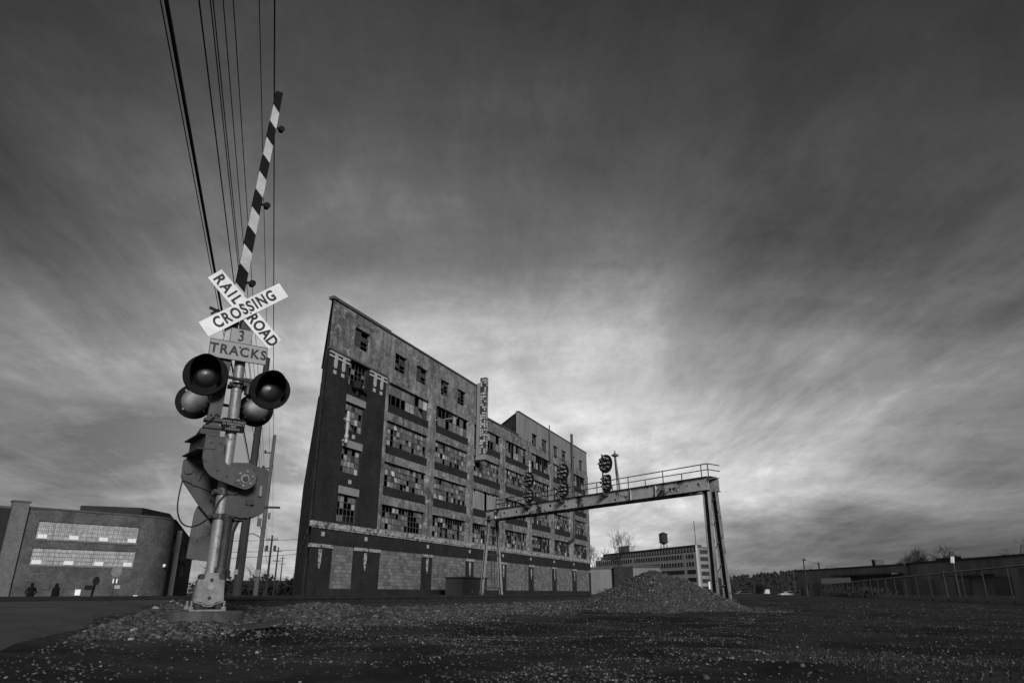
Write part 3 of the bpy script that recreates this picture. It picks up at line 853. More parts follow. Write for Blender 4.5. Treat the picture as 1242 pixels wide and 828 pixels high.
# ------------------------------------------------------------------ the factory
BU = R(67.4)
def wallgrid(us, zs, cls, mp, thick, skip_back=0.0):
    """cls(u,z) -> class name or None for an opening. Returns {class: MB}; reveals at the openings"""
    us = sorted(set(round(u, 3) for u in us)); zs = sorted(set(round(z, 3) for z in zs))
    nu, nz = len(us) - 1, len(zs) - 1
    K = [[cls((us[i] + us[i + 1]) / 2, (zs[k] + zs[k + 1]) / 2) for k in range(nz)] for i in range(nu)]
    out = {}
    get = lambda i, k: K[i][k] if 0 <= i < nu and 0 <= k < nz else None
    for i in range(nu):
        for k in range(nz):
            c = K[i][k]
            if c is None: continue
            mb = out.setdefault(c, MB())
            a, b, z0, z1 = us[i], us[i + 1], zs[k], zs[k + 1]
            mb.add([mp(a, 0, z0), mp(b, 0, z0), mp(b, 0, z1), mp(a, 0, z1)], [(0, 1, 2, 3)])
            if a >= skip_back: mb.add([mp(a, thick, z0), mp(b, thick, z0), mp(b, thick, z1), mp(a, thick, z1)], [(3, 2, 1, 0)])
            if get(i - 1, k) is None and a > skip_back: mb.add([mp(a, 0, z0), mp(a, thick, z0), mp(a, thick, z1), mp(a, 0, z1)], [(3, 2, 1, 0)])
            if get(i + 1, k) is None: mb.add([mp(b, 0, z0), mp(b, thick, z0), mp(b, thick, z1), mp(b, 0, z1)], [(0, 1, 2, 3)])
            if a >= skip_back or True:
                if get(i, k - 1) is None: mb.add([mp(a, 0, z0), mp(b, 0, z0), mp(b, thick, z0), mp(a, thick, z0)], [(0, 1, 2, 3)])
                if get(i, k + 1) is None: mb.add([mp(a, 0, z1), mp(b, 0, z1), mp(b, thick, z1), mp(a, thick, z1)], [(3, 2, 1, 0)])
    return out

def steel_window(parent, u0, u1, z0, z1, cols, rows, mp, dep, miss=.25, sections=1, boards=None, seed=0, planks=False, glass='pane'):
    g = random.Random(seed)
    fr = MB(); pn = MB()
    def fb(a, b, c, d, y0, y1, mi=0):
        vs = [mp(a, y0, c), mp(b, y0, c), mp(b, y0, d), mp(a, y0, d), mp(a, y1, c), mp(b, y1, c), mp(b, y1, d), mp(a, y1, d)]
        fr.add(vs, [(0, 1, 2, 3), (7, 6, 5, 4), (4, 5, 1, 0), (5, 6, 2, 1), (6, 7, 3, 2), (7, 4, 0, 3)], mi)
    e = .003; w = .07
    fb(u0 + e, u0 + w, z0 + e, z1 - e, dep - .04, dep + .04); fb(u1 - w, u1 - e, z0 + e, z1 - e, dep - .04, dep + .04)
    fb(u0 + w, u1 - w, z0 + e, z0 + w, dep - .04, dep + .04); fb(u0 + w, u1 - w, z1 - w, z1 - e, dep - .04, dep + .04)
    fb(u0 - .05, u1 + .05, z0 - .06, z0 - .004, -.06, dep - .06, 0) if False else None
    cw = (u1 - u0 - 2 * w) / cols; rh = (z1 - z0 - 2 * w) / rows
    for s in range(1, sections):
        u = u0 + w + cw * round(cols * s / sections)
        fb(u - .045, u + .045, z0 + w, z1 - w, dep - .05, dep + .05)
    secs = {round(cols * s / sections) for s in range(1, sections)}
    if not planks:
        for i in range(1, cols):
            if i in secs: continue
            u = u0 + w + cw * i
            fb(u - .03, u + .03, z0 + w, z1 - w, dep - .02, dep + .02)
        for k in range(1, rows):
            z = z0 + w + rh * k
            fb(u0 + w, u1 - w, z - .03, z + .03, dep - .024, dep + .024)
    o = fr.build('window', M['steel_frame'], parent)
    if planks:
        bd = MB(); u = u0 + .08
        while u < u1 - .2:
            wd = g.uniform(.22, .42)
            if g.random() > .12:
                zz1 = z1 - .08 - (g.uniform(0, .3) if g.random() < .3 else 0)
                a, b = u, min(u + wd - .02, u1 - .08); y = dep - .06 - g.uniform(0, .02)
                bd.add([mp(a, y, z0 + .08), mp(b, y, z0 + .08), mp(b, y, zz1), mp(a, y, zz1), mp(a, y + .03, z0 + .08), mp(b, y + .03, z0 + .08), mp(b, y + .03, zz1), mp(a, y + .03, zz1)],
                       [(0, 1, 2, 3), (7, 6, 5, 4), (4, 5, 1, 0), (5, 6, 2, 1), (6, 7, 3, 2), (7, 4, 0, 3)])
            u += wd
        bd.build('boards', M['board'], o); return o
    blob = [(g.uniform(u0, u1), g.uniform(z0, z1)) for _ in range(max(1, int((u1 - u0) / 3)))]
    vents = [(g.randrange(0, max(1, cols - 3)), g.randrange(0, max(1, rows - 1)), g.uniform(.06, .2)) for _ in range(cols // 7)] if rows > 2 else []
    for i in range(cols):
        for k in range(rows):
            a = u0 + w + cw * i; c = z0 + w + rh * k
            near = min(math.hypot(a + cw / 2 - bu, (c + rh / 2 - bz) * 1.3) for bu, bz in blob)
            if g.random() < miss * (1.9 if near < 1.1 else .75): continue
            y = dep + g.uniform(-.004, .004); t = g.uniform(-.012, .012)
            m = .02
            vt = [q for q in vents if q[0] <= i < q[0] + 4 and q[1] <= k < q[1] + 2]
            if vt:
                zm = z0 + w + rh * (vt[0][1] + 1); tv = lambda z: y - (zm - z) * vt[0][2]
                pn.add([mp(a + m, tv(c + m), c + m), mp(a + cw - m, tv(c + m), c + m), mp(a + cw - m, tv(c + rh - m), c + rh - m), mp(a + m, tv(c + rh - m), c + rh - m)], [(0, 1, 2, 3)])
                continue
            if g.random() < .07:   # a broken pane, part of it left
                pn.add([mp(a + m, y, c + m), mp(a + cw - m, y, c + m), mp(a + cw * g.uniform(.3, .8), y, c + rh * g.uniform(.4, .9)), mp(a + m, y, c + rh * g.uniform(.5, .95))], [(0, 1, 2, 3)])
            else:
                pn.add([mp(a + m, y - t, c + m), mp(a + cw - m, y + t, c + m), mp(a + cw - m, y + t, c + rh - m), mp(a + m, y - t, c + rh - m)], [(0, 1, 2, 3)])
    if pn.f: pn.build('panes', M[glass], o, fix=False)
    return o

def factory():
    root = thing('factory', 'long derelict brick and concrete factory with rows of broken steel windows beside the tracks', 'factory', (-16.5, 58.0, 0), BU)
    F = lambda u, d, z: (u, d, z)
    bays = [(10.05 + 10.1 * i, 18.6 + 10.1 * i) for i in range(7)]
    zw = [(6.35, 8.65), (10.4, 12.8), (14.5, 16.95), (18.7, 20.95)]
    tz = [(6.4, 8.8), (10.7, 13.0), (14.6, 17.15), (18.85, 21.15)]
    attic = [(3.66, 6.2, 22.72, 24.68)] + [(a, b, 22.5, 24.38) for a, b in ((10.95, 13.35), (15.4, 17.9), (21.1, 23.25), (25.5, 27.75))]
    pent = [(a, b, 22.05, 24.05) for a, b in ((51.0, 53.4), (55.5, 58.1), (61.2, 63.5), (65.5, 68.1), (70.9, 73.0), (75.5, 78.0))]
    opens = [(a, b, c, d) for a, b in bays for c, d in zw] + [(3.2, 6.2, c, d) for c, d in tz] + attic + pent
    panels = [(3.05, 6.15), (10.4, 18.4), (20.6, 28.8), (30.9, 39.0), (41.0, 49.2), (51.2, 59.4), (61.4, 69.6), (71.9, 79.5)]
    us = [0, 1.2, 9.6, 31.0, 45.5, 80.6]; zs = [-1.6, .9, 4.45, 5.8, 21.2, 22.5, 26.1, 9.5, 13.6, 17.8]
    for a, b, c, d in opens: us += [a, b]; zs += [c, d]
    for a, b in panels: us += [a, b]
    def cls(u, z):
        if 31.0 < u < 45.5 and z > 22.5: return None
        for a, b, c, d in opens:
            if a < u < b and c < z < d: return None
        if z < 5.8:
            for a, b in panels:
                if a < u < b and .9 < z < 4.45: return None
            return 'b'
        if u < 9.6: return 'b' if z < 21.2 else 'c'
        if u > 45.5 and z > 22.5: return 'p'
        for a, b in bays:
            if a < u < b:
                for lo, hi in ((9.5, 10.4), (13.6, 14.5), (17.8, 18.7)):
                    if lo < z < hi: return None
        return 'c'
    parts = wallgrid(us, zs, cls, F, .38, 1.2)
    parts['b'].build('brick_wall', M['brick'], root)
    parts['c'].build('concrete_frame', M['concrete'], root)
    parts['p'].build('penthouse_wall', M['concrete_pale'], root)
    for a, b in bays:
        for lo, hi in ((9.5, 10.4), (13.6, 14.5), (17.8, 18.7)):
            mb = MB(); mb.bb(a + .002, b - .002, .04, .375, lo + .002, hi - .003); mb.build('spandrel_panel', M['brick'], root)
    # bricked-up ground floor openings
    for a, b in panels:
        mb = MB(); mb.bb(a + .002, b - .002, .07, .36, .9, 4.448)
        mb.build('blocked_opening', M['block'], root)
    # belt courses and caps
    mb = MB(); mb.bb(-.12, 80.7, -.16, -.003, 5.8, 6.2); mb.bb(-.05, 80.65, -.1, -.004, 5.66, 5.797); mb.build('belt_course', M['terracotta'], root)
    edges = [0.0] + [v for p in panels for v in p] + [80.6]
    for i in range(0, len(edges), 2):
        mb = MB(); mb.bb(edges[i] - (.1 if i == 0 else 0), edges[i + 1], -.1, -.003, 4.12, 4.4)
        mb.build('pier_cap', M['terracotta'], root)
    # piers stand proud between the bays
    for i in range(7):
        a = bays[i][1]; b = bays[i + 1][0] if i < 6 else 80.6
        mb = MB(); mb.bb(a + .15, b - .15, -.14, -.003, 6.21, 21.6 if i != 2 else 22.0)
        mb.build('pier', M['concrete'], root)
    mb = MB(); mb.bb(9.62, 10.0, -.1, -.003, 6.21, 21.2); mb.build('pier', M['concrete'], root)
    # ornament on the corner tower
    for u in (0.15, 6.55):
        mb = MB()
        wd = 3.05
        mb.bb(u, u + wd, -.09, -.003, 20.98, 21.17); mb.bb(u, u + wd, -.07, -.003, 20.62, 20.8)
        for cx in (u + .95, u + 2.15):
            mb.bb(cx - .22, cx + .22, -.11, -.072, 20.5, 20.98); mb.bb(cx - .2, cx + .2, -.1, -.003, 19.9, 20.5)
            mb.prism([(cx - .2, 19.9), (cx + .2, 19.9), (cx + .1, 19.68), (cx - .1, 19.68)], -.1, -.003)
            mb.bb(cx - .2, cx + .2, -.06, -.003, 19.15, 19.5)
        mb.build('tower_ornament', M['tile'], root)
    for z in (18.3, 14.1, 9.97): 
        mb = MB(); mb.bb(4.5, 4.9, -.05, -.003, z - .18, z + .18); mb.build('square_tile', M['tile'], root)
    for u in (1.55, 7.9, 19.5, 29.7, 39.8, 50.0, 60.3, 70.5):
        mb = MB(); mb.bb(u - .19, u + .19, -.05, -.003, 5.05, 5.4); mb.build('square_tile', M['tile'], root)
    for u in (1.4, 8.0, 19.5, 29.85, 40.0, 50.2, 60.4, 70.75):
        mb = MB(); w_ = .2
        mb.bb(u - w_, u + w_, -.06, -.003, 3.35, 4.0); mb.bb(u - w_ * .8, u + w_ * .8, -.06, -.003, 2.95, 3.33)
        mb.prism([(u - w_ * .8, 2.93), (u + w_ * .8, 2.93), (u, 2.45)], -.06, -.003)
        mb.build('pendant_ornament', M['terracotta'], root)
    for c, d in tz[:3]:
        mb = MB(); mb.bb(3.15, 6.25, -.04, -.003, d + .01, d + .68); mb.build('lintel', M['lintel'], root)
    # windows of the bays
    sd_ = 0
    for i, (a, b) in enumerate(bays):
        for k, (c, d) in enumerate(zw):
            sd_ += 1
            if k == 3: steel_window(root, a, b, c, d, 9, 2, F, .3, .38, 3, seed=sd_)
            elif (i, k) == (2, 1): steel_window(root, a, b, c, d, 9, 2, F, .3, .3, 3, seed=sd_, planks=True)
            else: steel_window(root, a, b, c, d, 14, 4, F, .3, (.46, .16, .16)[k] + .10 * (i > 3), 3, seed=sd_)
    for k, (c, d) in enumerate(tz):
        steel_window(root, 3.2, 6.2, c, d, 5, 4, F, .26, (.5, .22, .16, .6)[k], 1, seed=50 + k)
    for k, (a, b, c, d) in enumerate(attic): steel_window(root, a, b, c, d, 2, 4, F, .25, .3, 1, seed=70 + k, glass='pane_dark')
    for k, (a, b, c, d) in enumerate(pent): steel_window(root, a, b, c, d, 2, 4, F, .25, .2, 1, seed=80 + k, glass='pane_dark')
    # side along the street
    wx, wy = .767, .641
    S = lambda u, d, z: (wx * u + wy * d, wy * u - wx * d, z)
    sb = [(4 + 8.3 * i, 9.5 + 8.3 * i) for i in range(7)]
    sop = [(a, b, c, d) for a, b in sb for c, d in zw]
    us2 = [0, 1.2, 22, 104]; zs2 = [-1.6, 5.8, 6.2, 21.2, 22.5, 26.1]
    for a, b, c, d in sop: us2 += [a, b]; zs2 += [c, d]
    def cls2(u, z):
        if u > 22 and z > 22.5: return None
        for a, b, c, d in sop:
            if a < u < b and c < z < d: return None
        return 'b' if z < 21.2 else 'c'
    p2 = wallgrid(us2, zs2, cls2, S, .38, 1.2)
    p2['b'].build('street_wall', M['brick'], root); p2['c'].build('street_parapet', M['concrete'], root)
    for i, (a, b) in enumerate(sb):
        for k, (c, d) in enumerate(zw):
            steel_window(root, a, b, c, d, 8, 4, S, .3, .25, 2, seed=100 + i * 4 + k)
    mb = MB()
    def sbox(u0, u1, d0, d1, z0, z1):
        vs = [S(u0, d0, z0), S(u1, d0, z0), S(u1, d1, z0), S(u0, d1, z0), S(u0, d0, z1), S(u1, d0, z1), S(u1, d1, z1), S(u0, d1, z1)]
        mb.add(vs, [(3, 2, 1, 0), (4, 5, 6, 7), (0, 1, 5, 4), (1, 2, 6, 5), (2, 3, 7, 6), (3, 0, 4, 7)])
    sbox(.2, 104, -.16, -.003, 5.8, 6.2); sbox(.2, 104, -.1, -.003, 4.12, 4.4)
    mb.build('street_belt_course', M['terracotta'], root)
    for i in range(12):
        mb = MB(); u = 2.2 + 8.3 * i
        sbox(u, u + 1.1, -.22, -.003, -1.5, 21.0); mb.build('street_pier', M['brick'], root)
    # end wall, penthouse and tall part returns
    mb = MB(); mb.bb(80.3, 80.6, .385, 67.0, -1.6, 22.5); mb.build('end_wall', M['brick'], root)
    mb = MB(); mb.bb(30.62, 31.0, .385, 25.5, 22.2, 26.1); mb.build('parapet_return', M['concrete'], root)
    mb = MB()
    Pn = lambda u, d, z: (45.5 + wx * u + wy * d, wy * u - wx * d, z)
    ops = [(3.4, 5.2, 22.7, 24.2)]
    pw = wallgrid([.5, 3.4, 5.2, 26], [21.9, 22.7, 24.2, 26.1], lambda u, z: None if 3.4 < u < 5.2 and 22.7 < z < 24.2 else 'p', Pn, .3)
    pw['p'].build('penthouse_side', M['concrete_pale'], root)
    steel_window(root, 3.4, 5.2, 22.7, 24.2, 2, 3, Pn, .2, .6, 1, seed=99)
    mb = MB(); mb.bb(80.3, 80.6, .385, 17, 22.5, 26.1); mb.bb(65.5, 80.2, 16.7, 17.0, 22, 26.1); mb.build('penthouse_end', M['concrete_pale'], root)
    rf = MB()
    rf.plan([(.9, .39), (30.6, .39), (30.6, 24.6)], 25.3, 25.6)
    rf.plan([(31.0, .39), (80.2, .39), (80.2, 66.4), (31.0, 25.3)], 21.9, 22.15)
    rf.plan([(46.6, .39), (80.2, .39), (80.2, 16.6), (66.0, 16.6)], 25.4, 25.65)
    rf.build('roof', M['tar'], root)
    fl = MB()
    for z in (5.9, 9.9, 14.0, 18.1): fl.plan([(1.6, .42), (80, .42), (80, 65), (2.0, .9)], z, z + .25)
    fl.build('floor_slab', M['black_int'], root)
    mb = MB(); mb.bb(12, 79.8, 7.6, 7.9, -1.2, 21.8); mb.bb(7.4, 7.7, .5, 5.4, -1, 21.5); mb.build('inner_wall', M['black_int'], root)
    # copings
    mb = MB(); mb.bb(-.15, 9.7, -.14, .45, 26.1, 26.38); mb.bb(9.7, 31.05, -.12, .45, 26.1, 26.27)
    mb.bb(31.06, 45.3, -.12, .42, 22.5, 22.68); mb.bb(45.4, 80.7, -.1, .42, 26.1, 26.25)
    sbox(.25, 22, -.14, .3, 26.1, 26.36); sbox(22, 104, -.14, .3, 22.5, 22.7)
    def pbox(u0, u1, d0, d1, z0, z1):
        vs = [Pn(u0, d0, z0), Pn(u1, d0, z0), Pn(u1, d1, z0), Pn(u0, d1, z0), Pn(u0, d0, z1), Pn(u1, d0, z1), Pn(u1, d1, z1), Pn(u0, d1, z1)]
        mb.add(vs, [(3, 2, 1, 0), (4, 5, 6, 7), (0, 1, 5, 4), (1, 2, 6, 5), (2, 3, 7, 6), (3, 0, 4, 7)])
    pbox(.3, 26, -.1, .32, 26.102, 26.252)
    mb.build('coping', M['coping'], root)
    # ledge over the tower top windows
    mb = MB(); mb.bb(-.12, 9.6, -.18, -.004, 21.21, 21.36); mb.build('ledge', M['coping'], root)
    # vertical blade sign standing out from the front
    mb = MB(); mb.bb(30.55, 31.25, -.62, -.2, 16.9, 26.4); mb.bb(30.7, 31.1, -.2, -.01, 18, 18.2); mb.bb(30.7, 31.1, -.2, -.01, 24.6, 24.8)
    mb.bb(30.6, 31.2, -1.5, -.62, 16.85, 17.0); mb.prism([(30.4, 16.3), (31.4, 16.3), (31.3, 16.85), (30.5, 16.85)], -1.62, -.2)
    sg = mb.build('blade_sign', M['concrete_pale'], root); sg['label'] = 'tall narrow weathered vertical sign standing out from the wall'
    mb = MB(); mb.bb(30.6, 31.2, -1.5, -.63, 17.0, 27.1); mb.build('sign_case', M['dark_metal'], sg)
    g = random.Random(4)
    for k in range(9):
        z = 17.1 + k * 1.1; mb = MB(); mb.bb(30.598, 31.202, -1.502, -.64, z + .005, z + 1.06, 2)
        for face in (0, 1):
            n = 3
            for q in range(n):
                for q2 in range(3):
                    if g.random() < .22: continue
                    za, zb_ = z + q2 * .34 + g.uniform(0, .06), z + (q2 + 1) * .34 - g.uniform(0, .05)
                    if face == 0:
                        y0 = -1.46 + q * .27; mb.bb(30.575, 30.597, y0 + g.uniform(0, .05), y0 + .27 - g.uniform(0, .06), za, zb_, 0 if g.random() < .8 else 1)
                    else:
                        x0 = 30.63 + q * .18; mb.bb(x0, x0 + .165, -1.53, -1.503, za, zb_, 0 if g.random() < .7 else 1)
        mb.build('sign_panel', [M['tile'], M['board'], M['dark_metal']], sg)
    # pipes and vents
    mb = MB(); mb.tube([(70.5, -.3, 26.4), (70.5, -.3, 10.2), (69.9, -.32, 9.2), (67.2, -.34, 8.6)], .2, 10); mb.tube([(70.5, -.3, 26.3), (70.5, -.3, 27.8)], .24, 10)
    mb.build('downpipe', M['dark_metal'], root, smooth=True)
    mb = MB(); mb.tube([(58.7, -.2, 20.6), (58.7, -.2, 26.9)], .1, 8); mb.build('thin_pipe', M['dark_metal'], root, smooth=True)
    for u, z0 in ((3.05, 13.2), (48.7, 16.4)):
        mb = MB(); mb.tube([(u, -.45, z0), (u, -.45, z0 + 2.9)], .14, 12); mb.lathe((u, -.45, z0 + 1.9), (0, 0, 1), [(0, .14), (.05, .22), (.4, .22), (.45, .14)], 12)
        mb.lathe((u, -.45, z0 + .4), (0, 0, 1), [(0, .14), (.05, .2), (.3, .2), (.35, .14)], 12)
        mb.bb(u - .05, u + .05, -.45, -.01, z0 + .2, z0 + .3); mb.bb(u - .05, u + .05, -.45, -.01, z0 + 2.2, z0 + 2.3)
        mb.build('vent_pipe', M['tile'], root, smooth=True)
    mb = MB(); mb.lathe((4.0, -.5, 18.9), (0, 0, 1), [(-.45, .0), (-.4, .45), (.1, .6), (.35, .3), (.35, 0)], 10); mb.bar((4.4, -.3, 18.9), (6.0, -.2, 18.55), .25, .25)
    mb.build('hanging_nest', M['black'], root)
    return root
factory()

# metal shed in front of the factory
def shed():
    t = thing('metal_shed', 'low dark flat-roofed metal shed standing against the bricked-up factory wall', 'shed', (-16.5 + .385 * 23.0 + .923 * 3, 58 + .923 * 23.0 - .385 * 3, -.4), BU)
    mb = MB(); mb.bb(-3.0, 3.0, -1, 1, 0, 2.45); mb.build('body', M['dark_metal'], t)
    mb = MB(); mb.bb(-3.15, 3.15, -1.15, 1.15, 2.452, 2.58); mb.build('roof', M['dark_metal'], t)
    for x in (-1.5, 1.5):
        mb = MB(); mb.bb(x - .9, x + .9, -1.05, -1.003, .1, 2.2); d = mb.build('door', M['dark_metal'], t)
        mb = MB(); mb.bb(x + .6, x + .68, -1.1, -1.052, 1.0, 1.25); mb.build('handle', M['lamp_back'], d)
shed()

# ------------------------------------------------------------------ signal gantry
def gantry():
    L0, R0 = Vector((-1.75, 64.2, 0)), Vector((13.0, 45.0, 0))
    d = (R0 - L0); ln = d.length; rz = math.atan2(d.y, d.x)
    root = thing('signal_gantry', 'rusty steel signal bridge with handrail and round signal heads spanning the tracks', 'signal gantry', (L0.x, L0.y, .2), rz)
    ZB, ZT = 6.56, 7.45
    for y in (-.55, .55):
        mb = MB(); mb.bb(-.3, ln + .2, y - .015, y + .015, ZB + .03, ZT - .03, 0)
        mb.bb(-.3, ln + .2, y - .17, y + .17, ZB, ZB + .03, 1); mb.bb(-.3, ln + .2, y - .15, y + .15, ZT - .03, ZT, 1)
        k = 1.2
        while k < ln:
            mb.bb(k - .015, k + .015, y - .11 if y < 0 else y + .016, y - .016 if y < 0 else y + .11, ZB + .031, ZT - .031, 0) if int(k * 10) % 4 == 0 else None
            k += 2.35
        mb.build('girder', [M['girder'], M['girder_dark']], root)
    mb = MB(); mb.bb(-.3, ln + .2, -.36, .36, ZT + .002, ZT + .04)
    for k in range(13): mb.bb(k * 1.9, k * 1.9 + .1, -.53, .53, ZB + .2, ZB + .3)
    mb.build('walkway', M['girder_dark'], root)
    mb = MB(); g = random.Random(2)
    for k in range(16):
        x = g.uniform(.5, ln - .5); z = ZB + g.uniform(.1, .5); mb.lathe((x, -.566, z), (0, -1, 0), [(0, g.uniform(.04, .13)), (.02, .03), (.02, 0)], 9)
    mb.build('junction_fittings', M['black'], root)
    # legs
    def leg(x, y0, y1, w, dx=0.0):
        mb = MB()
        p0, p1 = Vector((x + dx, y0, -.5)), Vector((x, y1, ZB + .05)); a = Vector((1, 0, 0))
        for s in (-1, 1):
            mb.bar(p0 + a * s * w / 2, p1 + a * s * w / 2, .035, w * .8, 0, up=(1, 0, 0)) if False else mb.bar(p0 + a * s * w / 2, p1 + a * s * w / 2, w * .8, .03, 0, up=(1, 0, 0))
        mb.bar(p0, p1, .02, w - .04, 1, up=(1, 0, 0))
        mb.box((x + dx, y0, -.12), (w * 2, w * 2, .25), 1)
        mb.build('leg', [M['leg_paint'], M['girder_dark']], root)
    leg(0.0, -1.15, -.45, .26, -.15); leg(0.0, 1.15, .45, .26, -.15)
    leg(ln - .15, -.62, -.4, .38, .1); leg(ln - .15, .62, .4, .38, .1)
    mb = MB(); mb.bar((-.1, -1.0, .8), (-.1, 1.0, .8), .1, .1); mb.bar((-.05, -.8, 3.6), (-.05, .8, 3.6), .1, .1); mb.bar((-.05, .3, .8), (-.05, .2, 6.6), .04, .04); mb.bar((-.05, -.05, .8), (-.05, -.05, 6.6), .04, .04)
    for k in range(18): mb.bar((-.05, -.05, .9 + k * .32), (-.05, .27, .9 + k * .32), .025, .025)
    mb.build('ladder', M['girder_dark'], root)
    mb = MB()
    for z in (1.2, 2.6, 4.0, 5.4): mb.bar((ln - .12, -.5, z), (ln - .12, .5, z + .9), .06, .03); 
    mb.bar((ln - .1, -.55, .8), (ln - .1, .55, .8), .08, .08)
    mb.build('leg_bracing', M['girder_dark'], root)
    # handrails
    for y in (-.62,):
        mb = MB(); r = .034
        xa = 1.3
        mb.tube([(xa, y, ZT + .80), (ln + .3, y, ZT + .80)], r, 8); mb.tube([(xa, y, ZT + .42), (ln + .3, y, ZT + .42)], r * .9, 8)
        x = xa; k = 0
        while x < ln + .4:
            mb.tube([(x, y, ZT - .1), (x, y, ZT + (.80 if k % 2 == 0 else .42))], r, 8); x += 1.62; k += 1
        mb.tube([(ln + .3, y, ZT - .3), (ln + .3, y, ZT + .80)], r, 8)
        mb.build('handrail', M['dark_metal'], root, smooth=True)
    mb = MB()
    for z in (.42, .80): mb.tube([(ln + .3, -.62, ZT + z), (ln + .3, .62, ZT + z)], .032, 8); mb.tube([(1.3, -.62, ZT + z), (1.3, .62, ZT + z)], .032, 8)
    mb.build('end_rail', M['dark_metal'], root, smooth=True)
    # signal heads
    def head(x, lower_square, up_z=2.05):
        y = -.85
        m = MB(); m.tube([(x - .12, y, ZT - .25), (x - .12, y, ZT + up_z + .75)], .06, 10); m.bb(x - .2, x - .04, y, -.4, ZT - .2, ZT - .1); m.bb(x - .3, x + .1, y - .15, y + .3, ZT - .34, ZT - .22)
        hd = m.build('signal_head', M['dark_metal'], root, smooth=True)
        for zc, r, sq in ((ZT + up_z, .70, False), (ZT + .62, .62, lower_square)):
            mb = MB(); n = 32 if not sq else 8
            prof = [(-.03, 0), (-.03, r), (.03, r), (.03, r * .93), (.0, r * .9), (.0, 0)]
            if sq:
                mb.prism([(x + .12 + r * .9 * cx_, zc + r * cz_) for cx_, cz_ in ((-.85, -.75), (-.5, -1), (.5, -1), (.85, -.75), (.85, .75), (.5, 1), (-.5, 1), (-.85, .75))], y + .1, y + .16)
            else: mb.lathe((x + .1, y + .13, zc), (0, -1, 0), prof, 32)
            dsc = mb.build('signal_disc', M['black'], hd, smooth=not sq)
            lm = MB()
            pts = [(0, 0)] + [(.62 * r * math.cos(R(45 * k)), .62 * r * math.sin(R(45 * k))) for k in range(8)]
            for px_, pz_ in pts:
                o = (x + .1 + px_ * (.8 if sq else 1), y + .07, zc + pz_)
                lm.lathe(o, (0, -1, 0), [(0, .10), (.26, .095)], 12, 0, R(-110), R(110)); lm.lathe(o, (0, -1, 0), [(0.02, .085), (.03, 0)], 12, 1)
                lm.bb(o[0] - .07, o[0] + .07, y + .2, y + .3, o[2] - .08, o[2] + .08, 0)
            lm.build('lamp_cluster', [M['leg_paint'], M['lamp_back']], dsc)
    head(ln * .632, True); head(ln * .432, False); head(ln * .25, False, 1.95)
    x = ln * .632 + 1.0
    mb = MB(); mb.bar((x + .35, -.65, ZT), (x, -.6, ZT + 2.5), .13, .08); mb.lathe((x, -.6, ZT + 2.45), (0, 0, 1), [(0, .1), (.1, .3), (.14, .28), (.3, .05), (.5, .03), (.5, 0)], 10); mb.bar((x + .1, -.62, ZT), (x - .08, -.58, ZT + 2.4), .05, .05)
    mb.build('lamp_mast', M['leg_paint'], root)
gantry()

# ------------------------------------------------------------------ street poles and wires
def poles():
    spec = [('wooden utility pole right behind the crossing lamps, thickest of the street row', -11.05, 29.2, 10.6, .19, 'pole_dark'),
            ('tall grey utility pole with low crossarm, second in the street row', -17.2, 48.8, 11.4, .17, 'pole'),
            ('dark utility pole with one wide crossarm, farther down the street', -36.9, 109, 9.0, .19, 'pole_dark'),
            ('utility pole with two crossarms, farther than the dark pole in the street row', -51.5, 157, 10.2, .2, 'pole_dark'),
            ('most distant utility pole at the end of the street row', -70.5, 220, 11.4, .2, 'pole_dark')]
    for i, (lab, x, y, h, r, m) in enumerate(spec):
        t = thing('utility_pole', lab, 'utility pole', (x, y, -.5), R(17), 'utility poles along the street')
        mb = MB(); mb.tube([(0, 0, -.3), (0, 0, 2), (0, 0, h * .6), (0, 0, h + .4)], [r, r * .97, r * .82, r * .66], 12); mb.build('shaft', M[m], t, smooth=True)
        if i == 0:
            mb = MB(); mb.bb(-.2, -.04, -.24, -.2, 1.75, 1.95); mb.build('pole_tag', M['board'], t)
            mb = MB(); mb.tube([(.12, 0, 3.35), (.35, -.05, 3.36), (.58, -.1, 3.25), (.74, -.12, 3.08)], .02, 8); mb.build('bracket_arm', M['pole'], t, smooth=True)
        elif i == 1:
            mb = MB(); mb.bb(-1.0, .95, -.2, -.1, 6.6, 6.74); mb.build('crossarm', M['pole_dark'], t)
            for z in (8.3, 9.4, 10.5):
                mb = MB(); mb.tube([(-.12, 0, z), (-.5, 0, z)], .04, 8); mb.tube([(-.5, 0, z - .06), (-.5, 0, z + .16)], .07, 8); mb.build('insulator', M['pole_dark'], t)
            mb = MB(); mb.bb(-.45, -.2, -.3, .1, 5.4, 5.9); mb.bb(.2, .34, -.2, .2, 5.9, 6.3); mb.build('terminal_box', M['dark_metal'], t)
            mb = MB(); mb.bb(-.18, .12, -.22, -.18, 2.1, 2.55); mb.build('pole_tag', M['board'], t)
        else:
            for z in ((h - .3,), (h - .6, h - 2.6), (h - .4, h - 2))[i - 2]:
                mb = MB(); mb.bb(-.85, .85, -.22, -.1, z, z + .12)
                for xx in (-.78, -.4, .4, .78): mb.tube([(xx, -.16, z + .14), (xx, -.16, z + .34)], .05, 6)
                mb.build('crossarm', M['pole_dark'], t)
            if i == 2:
                for xx in (-.62, .55):
                    mb = MB(); mb.tube([(xx, -.2, h - 1.9), (xx, -.2, h - 1.1)], .2, 12); mb.build('transformer', M['dark_metal'], t)
poles()
